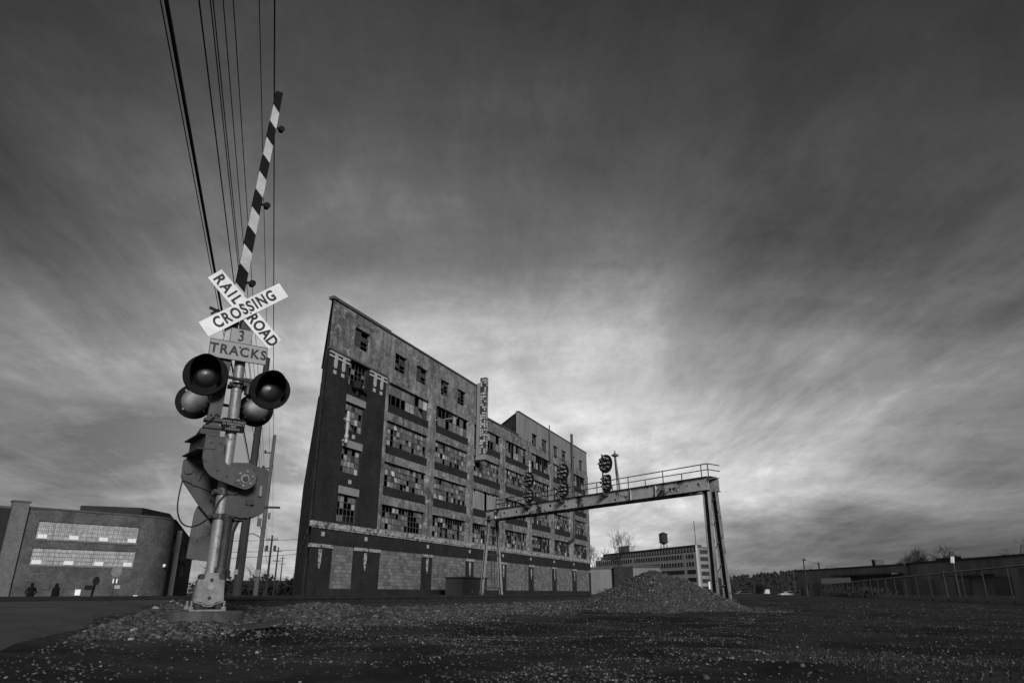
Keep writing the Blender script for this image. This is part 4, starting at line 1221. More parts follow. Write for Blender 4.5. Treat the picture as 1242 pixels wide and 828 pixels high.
def wires():
    # lateral offset from the street line through the camera, height above ground, radius
    S = [(-2.66, 9.35, .011, 'thin outer wire left of the thick cable'), (-2.44, 8.9, .034, 'thick black cable of the overhead bundle'),
         (-2.22, 9.9, .014, 'wire just right of the thick cable overhead'), (-2.13, 10.3, .011, 'left wire of the close overhead pair'), (-2.085, 10.3, .011, 'right wire of the close overhead pair'),
         (-2.0, 10.7, .010, 'overhead wire between the close pair and the gate arm'), (-1.88, 11.0, .010, 'overhead wire running down behind the crossbuck'),
         (-1.45, 11.2, .009, 'faint overhead wire behind the tip of the gate arm'), (-1.14, 10.9, .014, 'rightmost overhead wire, dropping straight past the gate tip')]
    vd = Vector((-.3125, .9499, 0)); vn = Vector((.9499, .3125, 0))
    for off, h, r, lab in S:
        mb = MB(); pts = []
        stops = [-14, 51, 114, 165, 231]
        for a, b in zip(stops[:-1], stops[1:]):
            for q in range(12):
                t = a + (b - a) * q / 12; sag = .0 * 4 * (q / 12) * (1 - q / 12)
                pts.append(vn * off + vd * t + Vector((0, 0, h - .25 * 4 * (q / 12) * (1 - q / 12) * (0.6 if a < 0 else 1))))
        mb.tube(pts, r, 6)
        o = mb.build('overhead_wire', M['wire'], smooth=True); tag(o, lab, 'wire', 'overhead wires along the street')
    # spacers on the thick cable
    for t in (20.3, 21.3):
        p = vn * -2.44 + vd * t + Vector((0, 0, 8.33))
        mb = MB(); mb.bar(p - vn * .22 + Vector((0, 0, .08)), p + vn * .42 - Vector((0, 0, .16)), .07, .07); mb.bar(p - vn * .16 - Vector((0, 0, .12)), p + vn * .05 + Vector((0, 0, .05)), .05, .05)
        o = mb.build('cable_spacer', M['wire']); tag(o, 'short dark bracket clamped on the thick overhead cable behind the crossbuck', 'cable bracket', 'brackets on the thick cable')
    for (x0, y0, z0, x1, y1, z1, lab) in ((-75, 90, 4.6, -28, 105, 6.2, 'lowest wire crossing the street beyond the first pole'), (-75, 92, 6.1, -28, 107, 6.9, 'middle wire crossing the street beyond the first pole'),
                                         (-75, 94, 8.2, -28, 109, 8.5, 'highest wire crossing the street beyond the first pole')):
        mb = MB(); mb.tube([(x0 + (x1 - x0) * q / 10, y0 + (y1 - y0) * q / 10, z0 + (z1 - z0) * q / 10 - .8 * 4 * (q / 10) * (1 - q / 10)) for q in range(11)], .035, 6)
        o = mb.build('crossing_wire', M['wire']); tag(o, lab, 'wire', 'wires crossing the street')
wires()

# ------------------------------------------------------------------ building on the left
def left_building():
    root = thing('brick_office', 'two storey brick building with rounded corner and two long bands of pale windows', 'building', (-35.6, 68.3, -.5), math.atan2(.750, .661))
    # local x along the front (to the right, away), local -y faces us
    X0 = -9.6; H = 8.0
    Rr = 4.4; ang = R(62.5)
    def curve(n=14):
        # arc turning left from +x through 59 degrees, centre at (0, Rr)
        return [(Rr * math.sin(ang * k / n), Rr - Rr * math.cos(ang * k / n)) for k in range(n + 1)]
    cv = curve(); ex, ey = cv[-1]; dx, dy = math.cos(ang), math.sin(ang)
    side = 40
    F = lambda u, d, z: (u, d, z)
    wins = [(X0 + .75, -.55, 2.62 + .9, 4.9 + .15), (X0 + .75, -.55, 5.9, 7.9)]
    wins = [(X0 + .70, -.45, 3.35, 4.75), (X0 + .70, -.45, 5.5, 7.0)]
    us = [X0 - .9, 0.0, X0 + .70, -.45]; zs = [-.4, H] + [v for w_ in wins for v in w_[2:]]
    pw = wallgrid(us, zs, lambda u, z: None if any(a < u < b and c < z < d for a, b, c, d in wins) else 'b', F, .3)
    pw['b'].build('front_wall', M['left_brick'], root)
    for a, b, c, d in wins:
        mb = MB(); mb.bb(a + .003, b - .003, .12, .2, c + .003, d - .003); wn = mb.build('ribbon_window', M['glassblock'], root)
        mb = MB()
        n = 19
        for i in range(1, n): u = a + (b - a) * i / n; mb.bb(u - .012, u + .012, .09, .118, c + .004, d - .004)
        for i in range(1, 4): z = c + (d - c) * i / 4; mb.bb(a + .004, b - .004, .085, .089, z - .012, z + .012)
        mb.build('glazing_bars', M['board'], wn)
        for k in range(4):
            u = a + .15 + (b - a - 1.0) * k / 3.0
            mb = MB(); mb.bb(u, u + .75, .05, .082, c + .06, c + .40); mb.build('vent_sash', M['pale_vent'], wn)
        mb = MB(); mb.bb(a - .05, b + .05, -.06, -.003, c - .14, c - .02); mb.build('sill', M['left_brick_light'], root)
    # rounded corner and side
    mb = MB()
    for (a, b) in zip(cv[:-1], cv[1:]): mb.add([(a[0], a[1], -.4), (b[0], b[1], -.4), (b[0], b[1], H), (a[0], a[1], H)], [(0, 1, 2, 3)])
    mb.build('corner_wall', M['left_brick'], root, smooth=True)
    Sd = lambda u, d, z: (ex + dx * u - dy * d, ey + dy * u + dx * d, z)
    swin = [(.3, 3.0, 5.0, 6.7), (7.5, 12.5, 5.0, 6.7), (6.0, 15, 3.0, 4.6), (16, 24, 5.0, 6.7), (18, 26, 3.0, 4.6)]
    us = [0, side]; zs = [-.4, H]
    for a, b, c, d in swin: us += [a, b]; zs += [c, d]
    sw = wallgrid(us, zs, lambda u, z: None if any(a < u < b and c < z < d for a, b, c, d in swin) else 'b', Sd, .3)
    sw['b'].build('side_wall', M['left_brick'], root)
    for a, b, c, d in swin:
        mb = MB(); mb.add([Sd(a, .14, c), Sd(b, .14, c), Sd(b, .14, d), Sd(a, .14, d)], [(0, 1, 2, 3)]); mb.build('side_window', M['glassblock'], root)
    # pilaster, drain pier, coping, roof
    mb = MB(); mb.bb(X0 - 1.55, X0 - .32, -.28, .4, -.4, H + .42); mb.build('pilaster', M['left_brick_light'], root)
    mb = MB(); mb.bb(X0 - 1.62, X0 - .25, -.34, .45, H + .422, H + .56); mb.build('pilaster_cap', M['coping'], root)
    mb = MB()
    P0 = Sd(4.2, -.45, 0); 
    vs = [Sd(3.8, -.5, -.4), Sd(5.2, -.5, -.4), Sd(5.2, -.003, -.4), Sd(3.8, -.003, -.4), Sd(3.8, -.5, H - .6), Sd(5.2, -.5, H - .6), Sd(5.2, -.003, H - .6), Sd(3.8, -.003, H - .6)]
    mb.add(vs, [(3, 2, 1, 0), (4, 5, 6, 7), (0, 1, 5, 4), (1, 2, 6, 5), (2, 3, 7, 6), (3, 0, 4, 7)]); mb.build('drain_pier', M['pole'], root)
    mb = MB()
    cp = [(X0 - .25, -.08)] + [(x, y - .08) for x, y in cv] + [Sd(side, -.08, 0)[:2]]
    ci = [(X0 - .25, .3)] + [(x - .25 * math.sin(ang * k / 14), y + .3) for k, (x, y) in enumerate(cv)] + [Sd(side, .3, 0)[:2]]
    for i in range(len(cp) - 1):
        q = [cp[i], cp[i + 1], ci[i + 1], ci[i]]
        mb.plan([(x, y) for x, y in q], H + .002, H + .16)
    mb.build('coping', M['coping'], root)
    mb = MB(); mb.plan([(X0 - .8, .32)] + [(x, y + .05) for x, y in cv] + [Sd(side, .05, 0)[:2], Sd(side, 16, 0)[:2], (X0 - .8, 30)], H - .5, H - .3); mb.build('roof', M['tar'], root)
    mb = MB(); vs = [Sd(.8, 3.4, H), Sd(6, 1.2, H), Sd(16, 1.2, H), Sd(16, 9, H), Sd(.8, 9, H)]
    mb.plan([v[:2] for v in vs], H - .29, H + 1.35); mb.build('roof_house', M['annex'], root)
    # small wall plates
    for u, z, w_, h_ in ((-7.3, 1.55, .55, .4), (-5.35, 1.6, .6, .4), (-1.5, 1.6, .5, .3)):
        mb = MB(); mb.bb(u - w_ / 2, u + w_ / 2, -.06, -.003, z - h_ / 2, z + h_ / 2); mb.build('wall_plate', M['coping'] if u < -2 else M['tile'], root)
    mb = MB(); mb.lathe((Rr * math.sin(R(40)), Rr - Rr * math.cos(R(40)) - .05, 3.6), (.6, -.8, 0), [(0, .18), (.15, .15), (.2, 0)], 12); mb.build('wall_lamp', M['pale_vent'], root)
    # dark annex on the far left
    an = thing('dark_annex', 'dark block with a small window at the far left edge, beside the brick pilaster', 'building', (-35.6 - .661 * 11.2, 68.3 - .75 * 11.2, -.5), math.atan2(.750, .661))
    w2 = [(-2.3, -.75, 4.1, 5.9)]
    pa = wallgrid([-22, -.003, -2.3, -.75], [-.4, H - .15, 4.1, 5.9], lambda u, z: None if -2.3 < u < -.75 and 4.1 < z < 5.9 else 'b', F, .3)
    pa['b'].build('wall', M['annex'], an)  # the shade on this wall is put into its dark colour
    steel_window(an, -2.3, -.75, 4.1, 5.9, 3, 3, F, .1, .1, 1, seed=7)
    mb = MB(); mb.bb(-22, -.1, .35, 14, H - .7, H - .3); mb.build('roof', M['tar'], an)
    mb = MB(); mb.bb(-22, -.02, -.05, .3, H - .14, H + .05); mb.build('coping', M['coping'], an)
left_building()

# ------------------------------------------------------------------ people and street furniture on the left
def person(loc, rz, label, pose):
    """one continuous skinned body"""
    V, E, Rd = [], [], []
    def add(p, r, par=None):
        V.append(p); Rd.append(r)
        if par is not None: E.append((par, len(V) - 1))
        return len(V) - 1
    pel = add((0, 0, .95), .16)
    ch = add((0, .01, 1.2), .165, pel); sh = add((0, .02, 1.42), .15, ch)
    nk = add((0, .0, 1.53), .065, sh); hd = add((0, -.02, 1.63), .095, nk); tp = add((0, -.02, 1.74), .085, hd)
    for s in (-1, 1):
        hip = add((.1 * s, 0, .88), .1, pel); kn = add((.12 * s, -.04 if (pose == 1 and s > 0) else -.01, .5), .07, hip)
        an = add((.13 * s, .03 if pose == 0 else .12 * s, .1), .05, kn); add((.14 * s, -.13 + (.12 * s if pose else 0), .05), .045, an)
        so_ = add((.2 * s, .02, 1.4), .075, sh)
        if pose == 0:
            el = add((.36 * s, .08, 1.14), .06, so_); wr = add((.24 * s, -.06, .95), .045, el); add((.2 * s, -.1, .9), .045, wr)
        else:
            el = add((.25 * s, .03, 1.12), .06, so_); wr = add((.2 * s, -.16, .95), .045, el); add((.15 * s, -.2, .92), .045, wr)
    me = bpy.data.meshes.new('person'); me.from_pydata(V, E, [])
    ob = bpy.data.objects.new('person', me); C.objects.link(ob)
    sk = ob.modifiers.new('s', 'SKIN'); me.skin_vertices[0].data[0].use_root = True
    for i, r in enumerate(Rd): me.skin_vertices[0].data[i].radius = (r, r * (.8 if i in (0, 1, 2) else 1))
    sk.use_smooth_shade = True
    ob.modifiers.new('d', 'SUBSURF').levels = 1
    bpy.context.view_layer.update()
    m2 = bpy.data.meshes.new_from_object(ob.evaluated_get(bpy.context.evaluated_depsgraph_get()))
    bpy.data.objects.remove(ob); bpy.data.meshes.remove(me)
    m2.name = 'body'; m2.materials.clear(); m2.materials.append(M['coat'])
    root = thing('person', label, 'person', loc, rz)
    b = bpy.data.objects.new('body', m2); C.objects.link(b); b.parent = root
    mb = MB(); mb.lathe((0, .0, 1.58), (0, 0, 1), [(0, .1), (.08, .118), (.16, .105), (.2, .06), (.21, 0)], 14); mb.build('hair' if pose == 0 else 'hood', M['coat'], root, smooth=True)
    mb = MB()
    if pose == 0: mb.lathe((0, .01, .8), (0, 0, 1), [(0, .24), (.3, .21), (.6, .24), (.7, .12)], 16)
    else: mb.lathe((0, .01, .62), (0, 0, 1), [(0, .27), (.4, .25), (.78, .24), (.9, .12), (.98, .13), (1.12, .1)], 16)
    mb.build('coat', M['coat'], root, smooth=True)
person((-36.4, 55.0, -.50), R(35), 'person in dark clothes with elbows out, standing by the left corner of the brick building', 0)
person((-34.9, 55.6, -.50), R(70), 'person in a long dark hooded coat, right of the person with elbows out', 1)

def street_bits():
    t = thing('parking_sign', 'dark post with an oval plate and a box, standing right of the two people', 'sign', (-32.4, 56.2, -.5), R(30))
    mb = MB(); mb.tube([(-.12, 0, 0), (.06, 0, 2.0)], .09, 8); mb.build('post', M['black_matte'], t)
    mb = MB(); mb.prism([(.08 + .24 * math.cos(R(20 * k)), 1.95 + .33 * math.sin(R(20 * k))) for k in range(18)], -.14, -.1); mb.build('oval_plate', M['black_matte'], t)
    mb = MB(); mb.bb(-.62, -.05, -.15, .1, 1.3, 1.62); mb.build('box', M['black_matte'], t)
    t = thing('newspaper_box', 'small white box on a short dark stand between the people and the dark sign post', 'newspaper box', (-33.45, 56, -.5), R(30))
    mb = MB(); mb.bb(-.18, .18, -.15, .15, .9, 1.32); mb.build('cabinet', M['pale_vent'], t)
    mb = MB(); mb.bb(-.06, .06, -.06, .06, 0, .9); mb.bb(-.16, .16, -.14, .14, .6, .897); mb.build('stand', M['black'], t)
    t = thing('round_sign', 'round grey sign on a tall thin post under the pale windows of the brick building', 'sign', (-33.5, 61.0, -.5), R(40))
    mb = MB(); mb.tube([(0, 0, 0), (0, 0, 3.0)], .04, 8); mb.build('post', M['black'], t)
    mb = MB(); mb.lathe((0, -.05, 2.75), (0, -1, 0), [(-.02, 0), (-.02, .42), (.0, .42), (0, 0)], 24); mb.build('disc', M['lamp_back'], t)
    for x in (-.13, .13):
        mb = MB(); mb.bb(x - .05, x + .05, -.07, -.045, 1.85, 2.2); mb.build('reflector', M['pale_vent'], t)
    t = thing('road_marker', 'small white marker plate low beside the far rail, right of the round sign', 'marker', (-31.3, 60.5, -.5), R(40))
    mb = MB(); mb.tube([(0, 0, 0), (0, 0, .8)], .03, 6); mb.build('post', M['black'], t)
    mb = MB(); mb.bb(-.16, .16, -.04, -.032, .72, .9); mb.build('plate', M['pale_vent'], t)
street_bits()

# ------------------------------------------------------------------ trees
def tree(name, loc, h, spread, seed, label, cat='tree', group=None, levels=5, r0=None, dense=1.0, trunk_frac=.3):
    g = random.Random(seed); root = thing(name, label, cat, loc, g.uniform(0, 6), group)
    tr = MB(); cr = MB(); r0 = r0 or h * .022
    def grow(p, d, ln, r, lv):
        q = p + d * ln * .5 + Vector((g.uniform(-1, 1), g.uniform(-1, 1), g.uniform(-.3, .6))) * ln * .08; e = q + d * ln * .5
        (tr if lv <= 1 else cr).tube([p, q, e], [r, r * .85, r * .65], 7 if lv < 2 else (5 if lv < 3 else 3), 0, False)
        if lv >= levels: return
        n = g.choice((2, 3, 3)) if lv < 3 else g.choice((3, 4))
        for k in range(int(round(n * dense))):
            ax = Vector((g.uniform(-1, 1), g.uniform(-1, 1), g.uniform(-.35, .8))).normalized()
            nd = (d * (.65) + ax * spread).normalized()
            st = q + (e - q) * g.random() if k else e
            grow(st, nd, ln * g.uniform(.6, .85), r * .6, lv + 1)
    grow(Vector((0, 0, -.2)), Vector((g.uniform(-.06, .06), g.uniform(-.06, .06), 1)).normalized(), h * trunk_frac, r0, 0)
    tr.build('trunk', M['bark'], root, smooth=True); cr.build('crown', M['twig'], root)
    return root
tree('bare_tree', (100, 172, -.3), 16, .85, 4, 'leafless tree with a wide twiggy crown rising behind the right warehouse roof', levels=6, r0=.35, dense=1.25)
tree('bare_tree', (87.5, 118, -.3), 13, .85, 9, 'leafless tree at the right edge above the fence', levels=6, r0=.3)
tree('bare_tree', (29.5, 195, -.3), 17, .5, 12, 'thin bare tree in front of the distant office block', levels=6, r0=.26, trunk_frac=.34)
tree('bare_tree', (23.4, 205, -.3), 15, .5, 21, 'bare sapling beside the far end of the factory', levels=6, r0=.2, trunk_frac=.34)
tree('bare_shrub', (16.5, 128, -.4), 5.5, .95, 31, 'tangled leafless shrub at the end of the factory', cat='shrub', levels=6, r0=.1, trunk_frac=.16)
tree('bare_shrub', (20.0, 131, -.4), 3.9, .95, 33, 'low tangled shrub left of the gravel heap, darker than the one beside the factory', cat='shrub', levels=6, r0=.1, trunk_frac=.16)
for i, (x, y, h, lab) in enumerate(((-74, 205, 10.5, 'rounded bare tree at the end of the street, leftmost'), (-70, 198, 8.5, 'bare tree behind the first utility pole'), (-65, 190, 8, 'small bare tree between the two nearest poles'),
                                (-58, 200, 9, 'bare tree behind the second utility pole'), (-82, 200, 11, 'bare tree beside the brick building side'), (-50, 180, 8.5, 'bare tree at the far end of the factory street wall'))):
    tree('street_tree', (x, y, -.5), h, .8, 40 + i, lab, group='trees at the end of the street', levels=5, r0=.25, dense=1.15)
def hedge():
    g = random.Random(6); mb = MB()
    for k in range(1500):
        x = g.uniform(-92, -44); y = 208 + g.uniform(-3, 6); z = g.uniform(-.5, 4.8 + .9 * math.sin(x * .5)); s = g.uniform(.3, .9)
        a, b = g.uniform(0, 6.3), g.uniform(-1, 1)
        u = Vector((math.cos(a), math.sin(a), b)).normalized() * s; v = Vector((-math.sin(a), math.cos(a), g.uniform(-1, 1))).normalized() * s
        p = Vector((x, y, z)); mb.add([p - u - v, p + u - v * .4, p + u * .3 + v], [(0, 1, 2)])
    mb.bb(-92, -44, 211, 213, -.6, 4.0)
    o = mb.build('thicket', M['leaf_dark'], fix=False); tag(o, 'dark mass of scrub closing the end of the street', 'scrub', kind='stuff')
hedge()

# ------------------------------------------------------------------ distant office block with water tower
def office():
    A, B = Vector((84.6, 330, 0)), Vector((49.0, 424, 0))
    d = A - B; ln = d.length
    root = thing('office_block', 'distant long six storey concrete block with dark ribbon windows', 'office building', (B.x, B.y, -.5), math.atan2(d.y, d.x))
    H = 22.2
    mb = MB(); mb.bb(0, ln, .4, 4.0, 0, H - 3.2, 0); mb.bb(10, ln, .402, 4.0, H - 3.198, H, 1); mb.bb(0, ln, 4.002, 7.3, 0, H - 1.4, 0); mb.build('body', [M['office_front'], M['office_dark']], root)
    mb = MB(); mb.bb(ln + .001, ln + .06, .4, 7.3, 0, H - 1.41); mb.build('end_wall', M['office_end'], root)  # thin added sheet, its darker colour offsets the sun on this end
    for k in range(5):
        z = 2.6 + k * 3.45
        for (a, b) in ((3, ln * .42), (ln * .45, ln * .9), (ln * .925, ln - 1.0)):
            if k < 3 and a < ln * .4: continue
            mb = MB(); mb.bb(a, b, .3, .398, z, z + 1.75); w_ = mb.build('ribbon_window', M['ribbon'], root)
            mb = MB(); u = a + 1.2
            while u < b - .5: mb.bb(u - .12, u + .12, .2, .297, z, z + 1.75); u += 2.4
            if k >= 3: mb.build('mullions', M['office'], w_)
    mb = MB(); u = 4
    while u < ln - 2: mb.bb(u, u + 1.3, .32, .4, H - 2.9, H - 1.2); u += 2.6
    mb.build('attic_windows', M['office'], root)
    for k in range(6):
        z = 2.2 + k * 3.2
        mb = MB(); mb.bb(ln + .063, ln + .12, 2.6, 6.9, z, z + 1.8); mb.build('end_window', M['ribbon'], root)
    mb = MB(); mb.bb(ln + .063, ln + .15, .42, 1.5, 0, H - .2); mb.build('corner_pier', M['office'], root)
    mb = MB(); mb.bb(ln - 3, ln + .3, 4.002, 7.6, H - 1.398, H - 1.0); mb.build('end_roof', M['office_dark'], root)
    mb = MB(); mb.bb(ln * .28, ln * .40, .5, 3.9, H + .002, H + 3.2); mb.build('roof_house', M['office'], root)
    mb = MB(); mb.tube([(ln - 1.5, 2, H), (ln - 1.5, 2, H + 11)], .16, 6); mb.build('antenna', M['dark_metal'], root)
    # water tower stands on the roof
    u = ln * .70
    p = Vector((B.x, B.y, 0)) + d.normalized() * u + Vector((-d.y, d.x, 0)).normalized() * 3
    t = thing('water_tower', 'small round water tank on legs above the roof of the distant office block', 'water tower', (p.x, p.y, H - .5))
    mb = MB(); mb.lathe((0, 0, 3.4), (0, 0, 1), [(-1.6, 0), (-1.4, .7), (-.6, 1.7), (0, 2.1), (3.4, 2.1), (3.5, 2.4), (4.0, 1.6), (4.6, 0)], 22); mb.build('tank', M['pole_dark'], t, smooth=True)
    for k in range(4):
        a = R(45 + 90 * k); mb = MB(); mb.tube([(2.1 * math.cos(a), 2.1 * math.sin(a), 0), (1.8 * math.cos(a), 1.8 * math.sin(a), 3.6)], .14, 6); mb.build('leg', M['dark_metal'], t)
    mb = MB(); mb.lathe((0, 0, 2.9), (0, 0, 1), [(0, 2.15), (0, 2.7), (.1, 2.7), (.1, 2.15)], 22); mb.tube([(0, 0, 0), (0, 0, 2)], .3, 8); mb.build('balcony', M['dark_metal'], t)
    # low whitewashed shed in front
    t = thing('white_shed', 'low whitewashed building with a tall dark door bay in front of the office block', 'building', (20.3, 190, -.5), R(-3))
    mb = MB(); mb.bb(0, 6.4, 0, 12, 0, 7.1, 0); mb.bb(11.4, 18.6, .0, 12, 0, 7.4, 0); mb.build('wall', M['white_wall'], t)
    mb = MB(); mb.bb(6.402, 11.398, -1.5, 12, 0, 7.5); mb.build('dark_bay', M['annex'], t)
    mb = MB(); mb.bb(-.3, 6.398, -.3, 12.3, 7.102, 7.5); mb.bb(11.402, 18.9, -.3, 12.3, 7.402, 7.8); mb.build('roof', M['office_dark'], t)
    for k in range(3): mb = MB(); mb.bb(12 + k * 2.2, 13.6 + k * 2.2, -.08, -.003, .2, 3); mb.build('door', M['ware'], t)
    t = thing('white_sign', 'small white plate on a post left of the gantry leg', 'sign', (33.0, 120, -.4))
    mb = MB(); mb.tube([(0, 0, 0), (0, 0, 2.4)], .05, 6); mb.build('post', M['dark_metal'], t)
    mb = MB(); mb.bb(-.45, .45, -.08, -.051, 1.6, 2.75); pl = mb.build('plate', M['sign_white'], t)
    mb = MB(); mb.bb(-.14, .2, -.09, -.083, 1.9, 2.2); mb.build('mark', M['letter'], pl)
office()

# ------------------------------------------------------------------ right side: warehouses, fence, far hill
def right_side():
    t = thing('far_warehouse', 'low dark flat-roofed warehouse with a white loading canopy, farther down on the right', 'warehouse', (71.6, 181, -.3), math.atan2(-42, 4.6))
    # local +x toward us along the front, local -y faces the lot (left)
    mb = MB(); mb.bb(0, 42, 0, 32, 0, 6.0); mb.build('wall', M['ware'], t)
    mb = MB(); mb.bb(-.3, 42.2, -.25, 32.2, 6.002, 6.25); mb.build('roof', M['coping'], t)
    mb = MB(); mb.bb(19, 41, -2.4, -.003, 4.3, 4.6); mb.build('awning', M['dark_metal'], t)
    mb = MB(); mb.bb(15.5, 27, -2.6, -2.402, 2.9, 4.0); mb.build('canopy_fascia', M['pale_vent'], t)
    for k in range(6): mb = MB(); mb.bb(15.6 + k * 2.2, 15.8 + k * 2.2, -2.55, -2.45, 0, 2.898); mb.build('canopy_post', M['post'], t)
    for a, b, c, d in ((3.5, 5, 1.6, 3.0), (1, 2, 0, 2.4), (7, 12, 0, 3.2), (29, 34, 0, 3.4), (36, 40, 0, 3.4)):
        mb = MB(); mb.bb(a, b, -.08, -.003, c + .002, d); mb.build('door' if c == 0 else 'window', M['ribbon'], t)
    mb = MB(); mb.bb(27, 28.2, 3, 5, 6.252, 7.6); mb.build('roof_unit', M['coping'], t)
    mb = MB(); mb.tube([(9, 1, 6.2), (9, 1, 7.8)], .22, 8); mb.build('roof_vent', M['dark_metal'], t)
    t = thing('near_warehouse', 'long low brown warehouse behind the chain-link fence on the right', 'warehouse', (76.6, 138.5, -.3), R(-90))
    mb = MB(); mb.bb(0, 100, 0, 30, 0, 6.1); mb.build('wall', M['ware2'], t)
    mb = MB(); mb.bb(-.2, 100.2, -.25, 30.2, 6.102, 6.4); mb.bb(9.5, 17, -.3, 20, 6.402, 6.75); mb.build('roof', M['coping'], t)
    for k in range(9):
        u = 3 + k * 10.2
        mb = MB(); mb.bb(u, u + 4.2, -.09, -.003, 0.1, 3.3); d_ = mb.build('loading_door', M['ribbon'], t)
        mb = MB(); mb.bb(u + 6.4, u + 8.0, -.07, -.003, 3.2, 4.4); w_ = mb.build('window', M['ribbon'], t)
        mb = MB(); mb.bb(u + 6.2, u + 8.2, -.13, -.003, 3.02, 3.18); mb.build('sill', M['low_wall'], w_)
    mb = MB(); mb.bb(14, 24, -2.2, -.003, 3.5, 3.75); mb.build('awning', M['dark_metal'], t)
    # chain-link fence on a low wall
    P0 = Vector((23.2, 24.4, 0)); dv = Vector((math.sin(R(17)), math.cos(R(17)), 0)); ln = 112; rz = math.atan2(dv.y, dv.x)
    t = thing('chain_link_fence', 'chain-link fence with leaning posts running along the lot on the right', 'fence', (P0.x, P0.y, 0), rz)
    hz = lambda u: h_ground(P0.x + dv.x * u, P0.y + dv.y * u)
    for k in range(26):
        u = k * 4.4; big = k in (2, 7, 14)
        mb = MB(); mb.tube([(u, 0, hz(u) - .2), (u, 0, 2.02)], .055 if big else .036, 8)
        if big: mb.tube([(u + .05, -.03, hz(u)), (u + .05, -.03, 1.95)], .03, 6); mb.tube([(u, 0, 1.98), (u, .0, 2.08)], .07, 8)
        mb.build('fence_post', M['post'], t, smooth=True)
    mb = MB(); mb.tube([(0, 0, 1.96), (ln, 0, 1.96)], .05, 8); mb.build('top_rail', M['dark_metal'], t)
    mb = MB(); n = 56
    for k in range(n + 1): u = ln * k / n; mb.v += [(u, -.045, .02 + hz(u)), (u, -.045, 1.95)]
    for k in range(n): a = 2 * k; mb.f.append((a, a + 2, a + 3, a + 1)); mb.m.append(0)
    mb.build('wire_mesh', M['chain'], t)
    t2 = MB()
    for k in range(n):
        u0, u1 = ln * k / n, ln * (k + 1) / n; z0, z1 = hz(u0), hz(u1)
        q = [P0 + dv * u for u in (u0, u1)]; nn = Vector((dv.y, -dv.x, 0))
        a, b = q[0] + nn * .35, q[1] + nn * .35; c, e = q[1] + nn * .6, q[0] + nn * .6
        zt = lambda u: .43 - .10 * u / ln
        t2.add([(a.x, a.y, z0 - .3), (b.x, b.y, z1 - .3), (c.x, c.y, z1 - .3), (e.x, e.y, z0 - .3), (a.x, a.y, zt(u0)), (b.x, b.y, zt(u1)), (c.x, c.y, zt(u1)), (e.x, e.y, zt(u0))],
               [(0, 1, 5, 4), (4, 5, 6, 7), (2, 3, 7, 6)])
    o = t2.build('low_wall', M['low_wall'], fix=False); tag(o, 'low pale concrete wall along the foot of the chain-link fence', 'wall')
    # scrub at the fence
    g = random.Random(14); mb = MB()
    for k in range(1400):
        u = 60 + 52 * g.random(); p = P0 + dv * u + Vector((dv.y, -dv.x, 0)) * g.uniform(-.5, 2.5); z = g.uniform(-.2, 1.6 * (.5 + .5 * abs(mnoise.noise((u * .2, 0, 0)))))
        s = g.uniform(.1, .35); a = g.uniform(0, 6.3)
        mb.add([(p.x, p.y, z), (p.x + s * math.cos(a), p.y + s * math.sin(a), z + g.uniform(-.1, .3)), (p.x + s * .3, p.y + .1, z + g.uniform(.2, .6))], [(0, 1, 2)])
    o = mb.build('scrub', M['leaf_dark'], fix=False); tag(o, 'dark weeds tangled in the far stretch of the chain-link fence', 'scrub', kind='stuff')
    # lamp on post, poles
    t = thing('yard_lamp', 'pole with a white floodlight head sticking up behind the fence', 'lamp post', (36.9, 60, -.2))
    mb = MB(); mb.tube([(0, 0, -.2), (0, 0, 3.2)], .07, 8); mb.build('post', M['post'], t)
    mb = MB(); mb.bar((-.1, -.1, 3.1), (.08, .05, 3.6), .22, .16); mb.build('lamp_head', M['pale_vent'], t)
    def pole(name, x, y, h, r, lab, m='pole_dark', arm=True, cat='utility pole'):
        t = thing(name, lab, cat, (x, y, -.4))
        mb = MB(); mb.tube([(0, 0, 0), (0, 0, h)], [r, r * .7], 8); mb.build('shaft', M[m], t, smooth=True)
        if arm: mb = MB(); mb.bb(-.1, .5, -.1, .1, h - .5, h - .15); mb.build('bracket', M[m], t)
    pole('utility_pole', 61.0, 150, 7.8, .17, 'dark utility pole at the left end of the far warehouse')
    pole('lamp_pole', 76.5, 200, 6.8, .16, 'pale pole left of the far warehouse, taller of the pair', 'post', False, 'pole')
    pole('lamp_pole', 77.9, 200, 6.3, .16, 'pale pole left of the far warehouse, shorter of the pair', 'post', False, 'pole')
    pole('lamp_pole', 56, 180, 4.9, .07, 'thin dark pole above the parked car', 'dark_metal', False, 'pole')
    pole('short_post', 41.0, 101, 2.05, .12, 'short pale post at the end of the fence', 'post', False, 'post')
    mb = MB(); mb.tube([(61.2, 150, 7.2), (64, 152, 6.5), (67.5, 155, 6.15), (72.5, 160, 6.0)], .025, 5)
    tag(mb.build('drop_wire', M['wire']), 'wire sagging from the dark utility pole to the far warehouse roof', 'wire')
    # cars
    def car(x, y, rz, m, lab, van=False):
        t = thing('parked_car' if not van else 'parked_van', lab, 'car' if not van else 'van', (x, y, -.4), rz)
        if van: pr = [(-2.3, .35), (2.3, .35), (2.4, .9), (2.2, 1.15), (1.6, 1.9), (1.3, 2.0), (-2.25, 2.0), (-2.35, 1.8)]; W = .95
        else: pr = [(-2.2, .3), (2.15, .3), (2.2, .65), (2.0, .82), (1.0, .95), (.3, 1.38), (-.9, 1.4), (-1.7, 1.0), (-2.2, .92)]; W = .86
        mb = MB(); mb.prism(pr, -W, W); b = mb.build('body', m, t)
        mb = MB()
        gl = [(1.45, 1.2), (1.5, 1.35), (1.2, 1.85), (.3, 1.85), (.3, 1.2)] if van else [(.85, .99), (.25, 1.32), (-.85, 1.33), (-1.5, 1.02)]
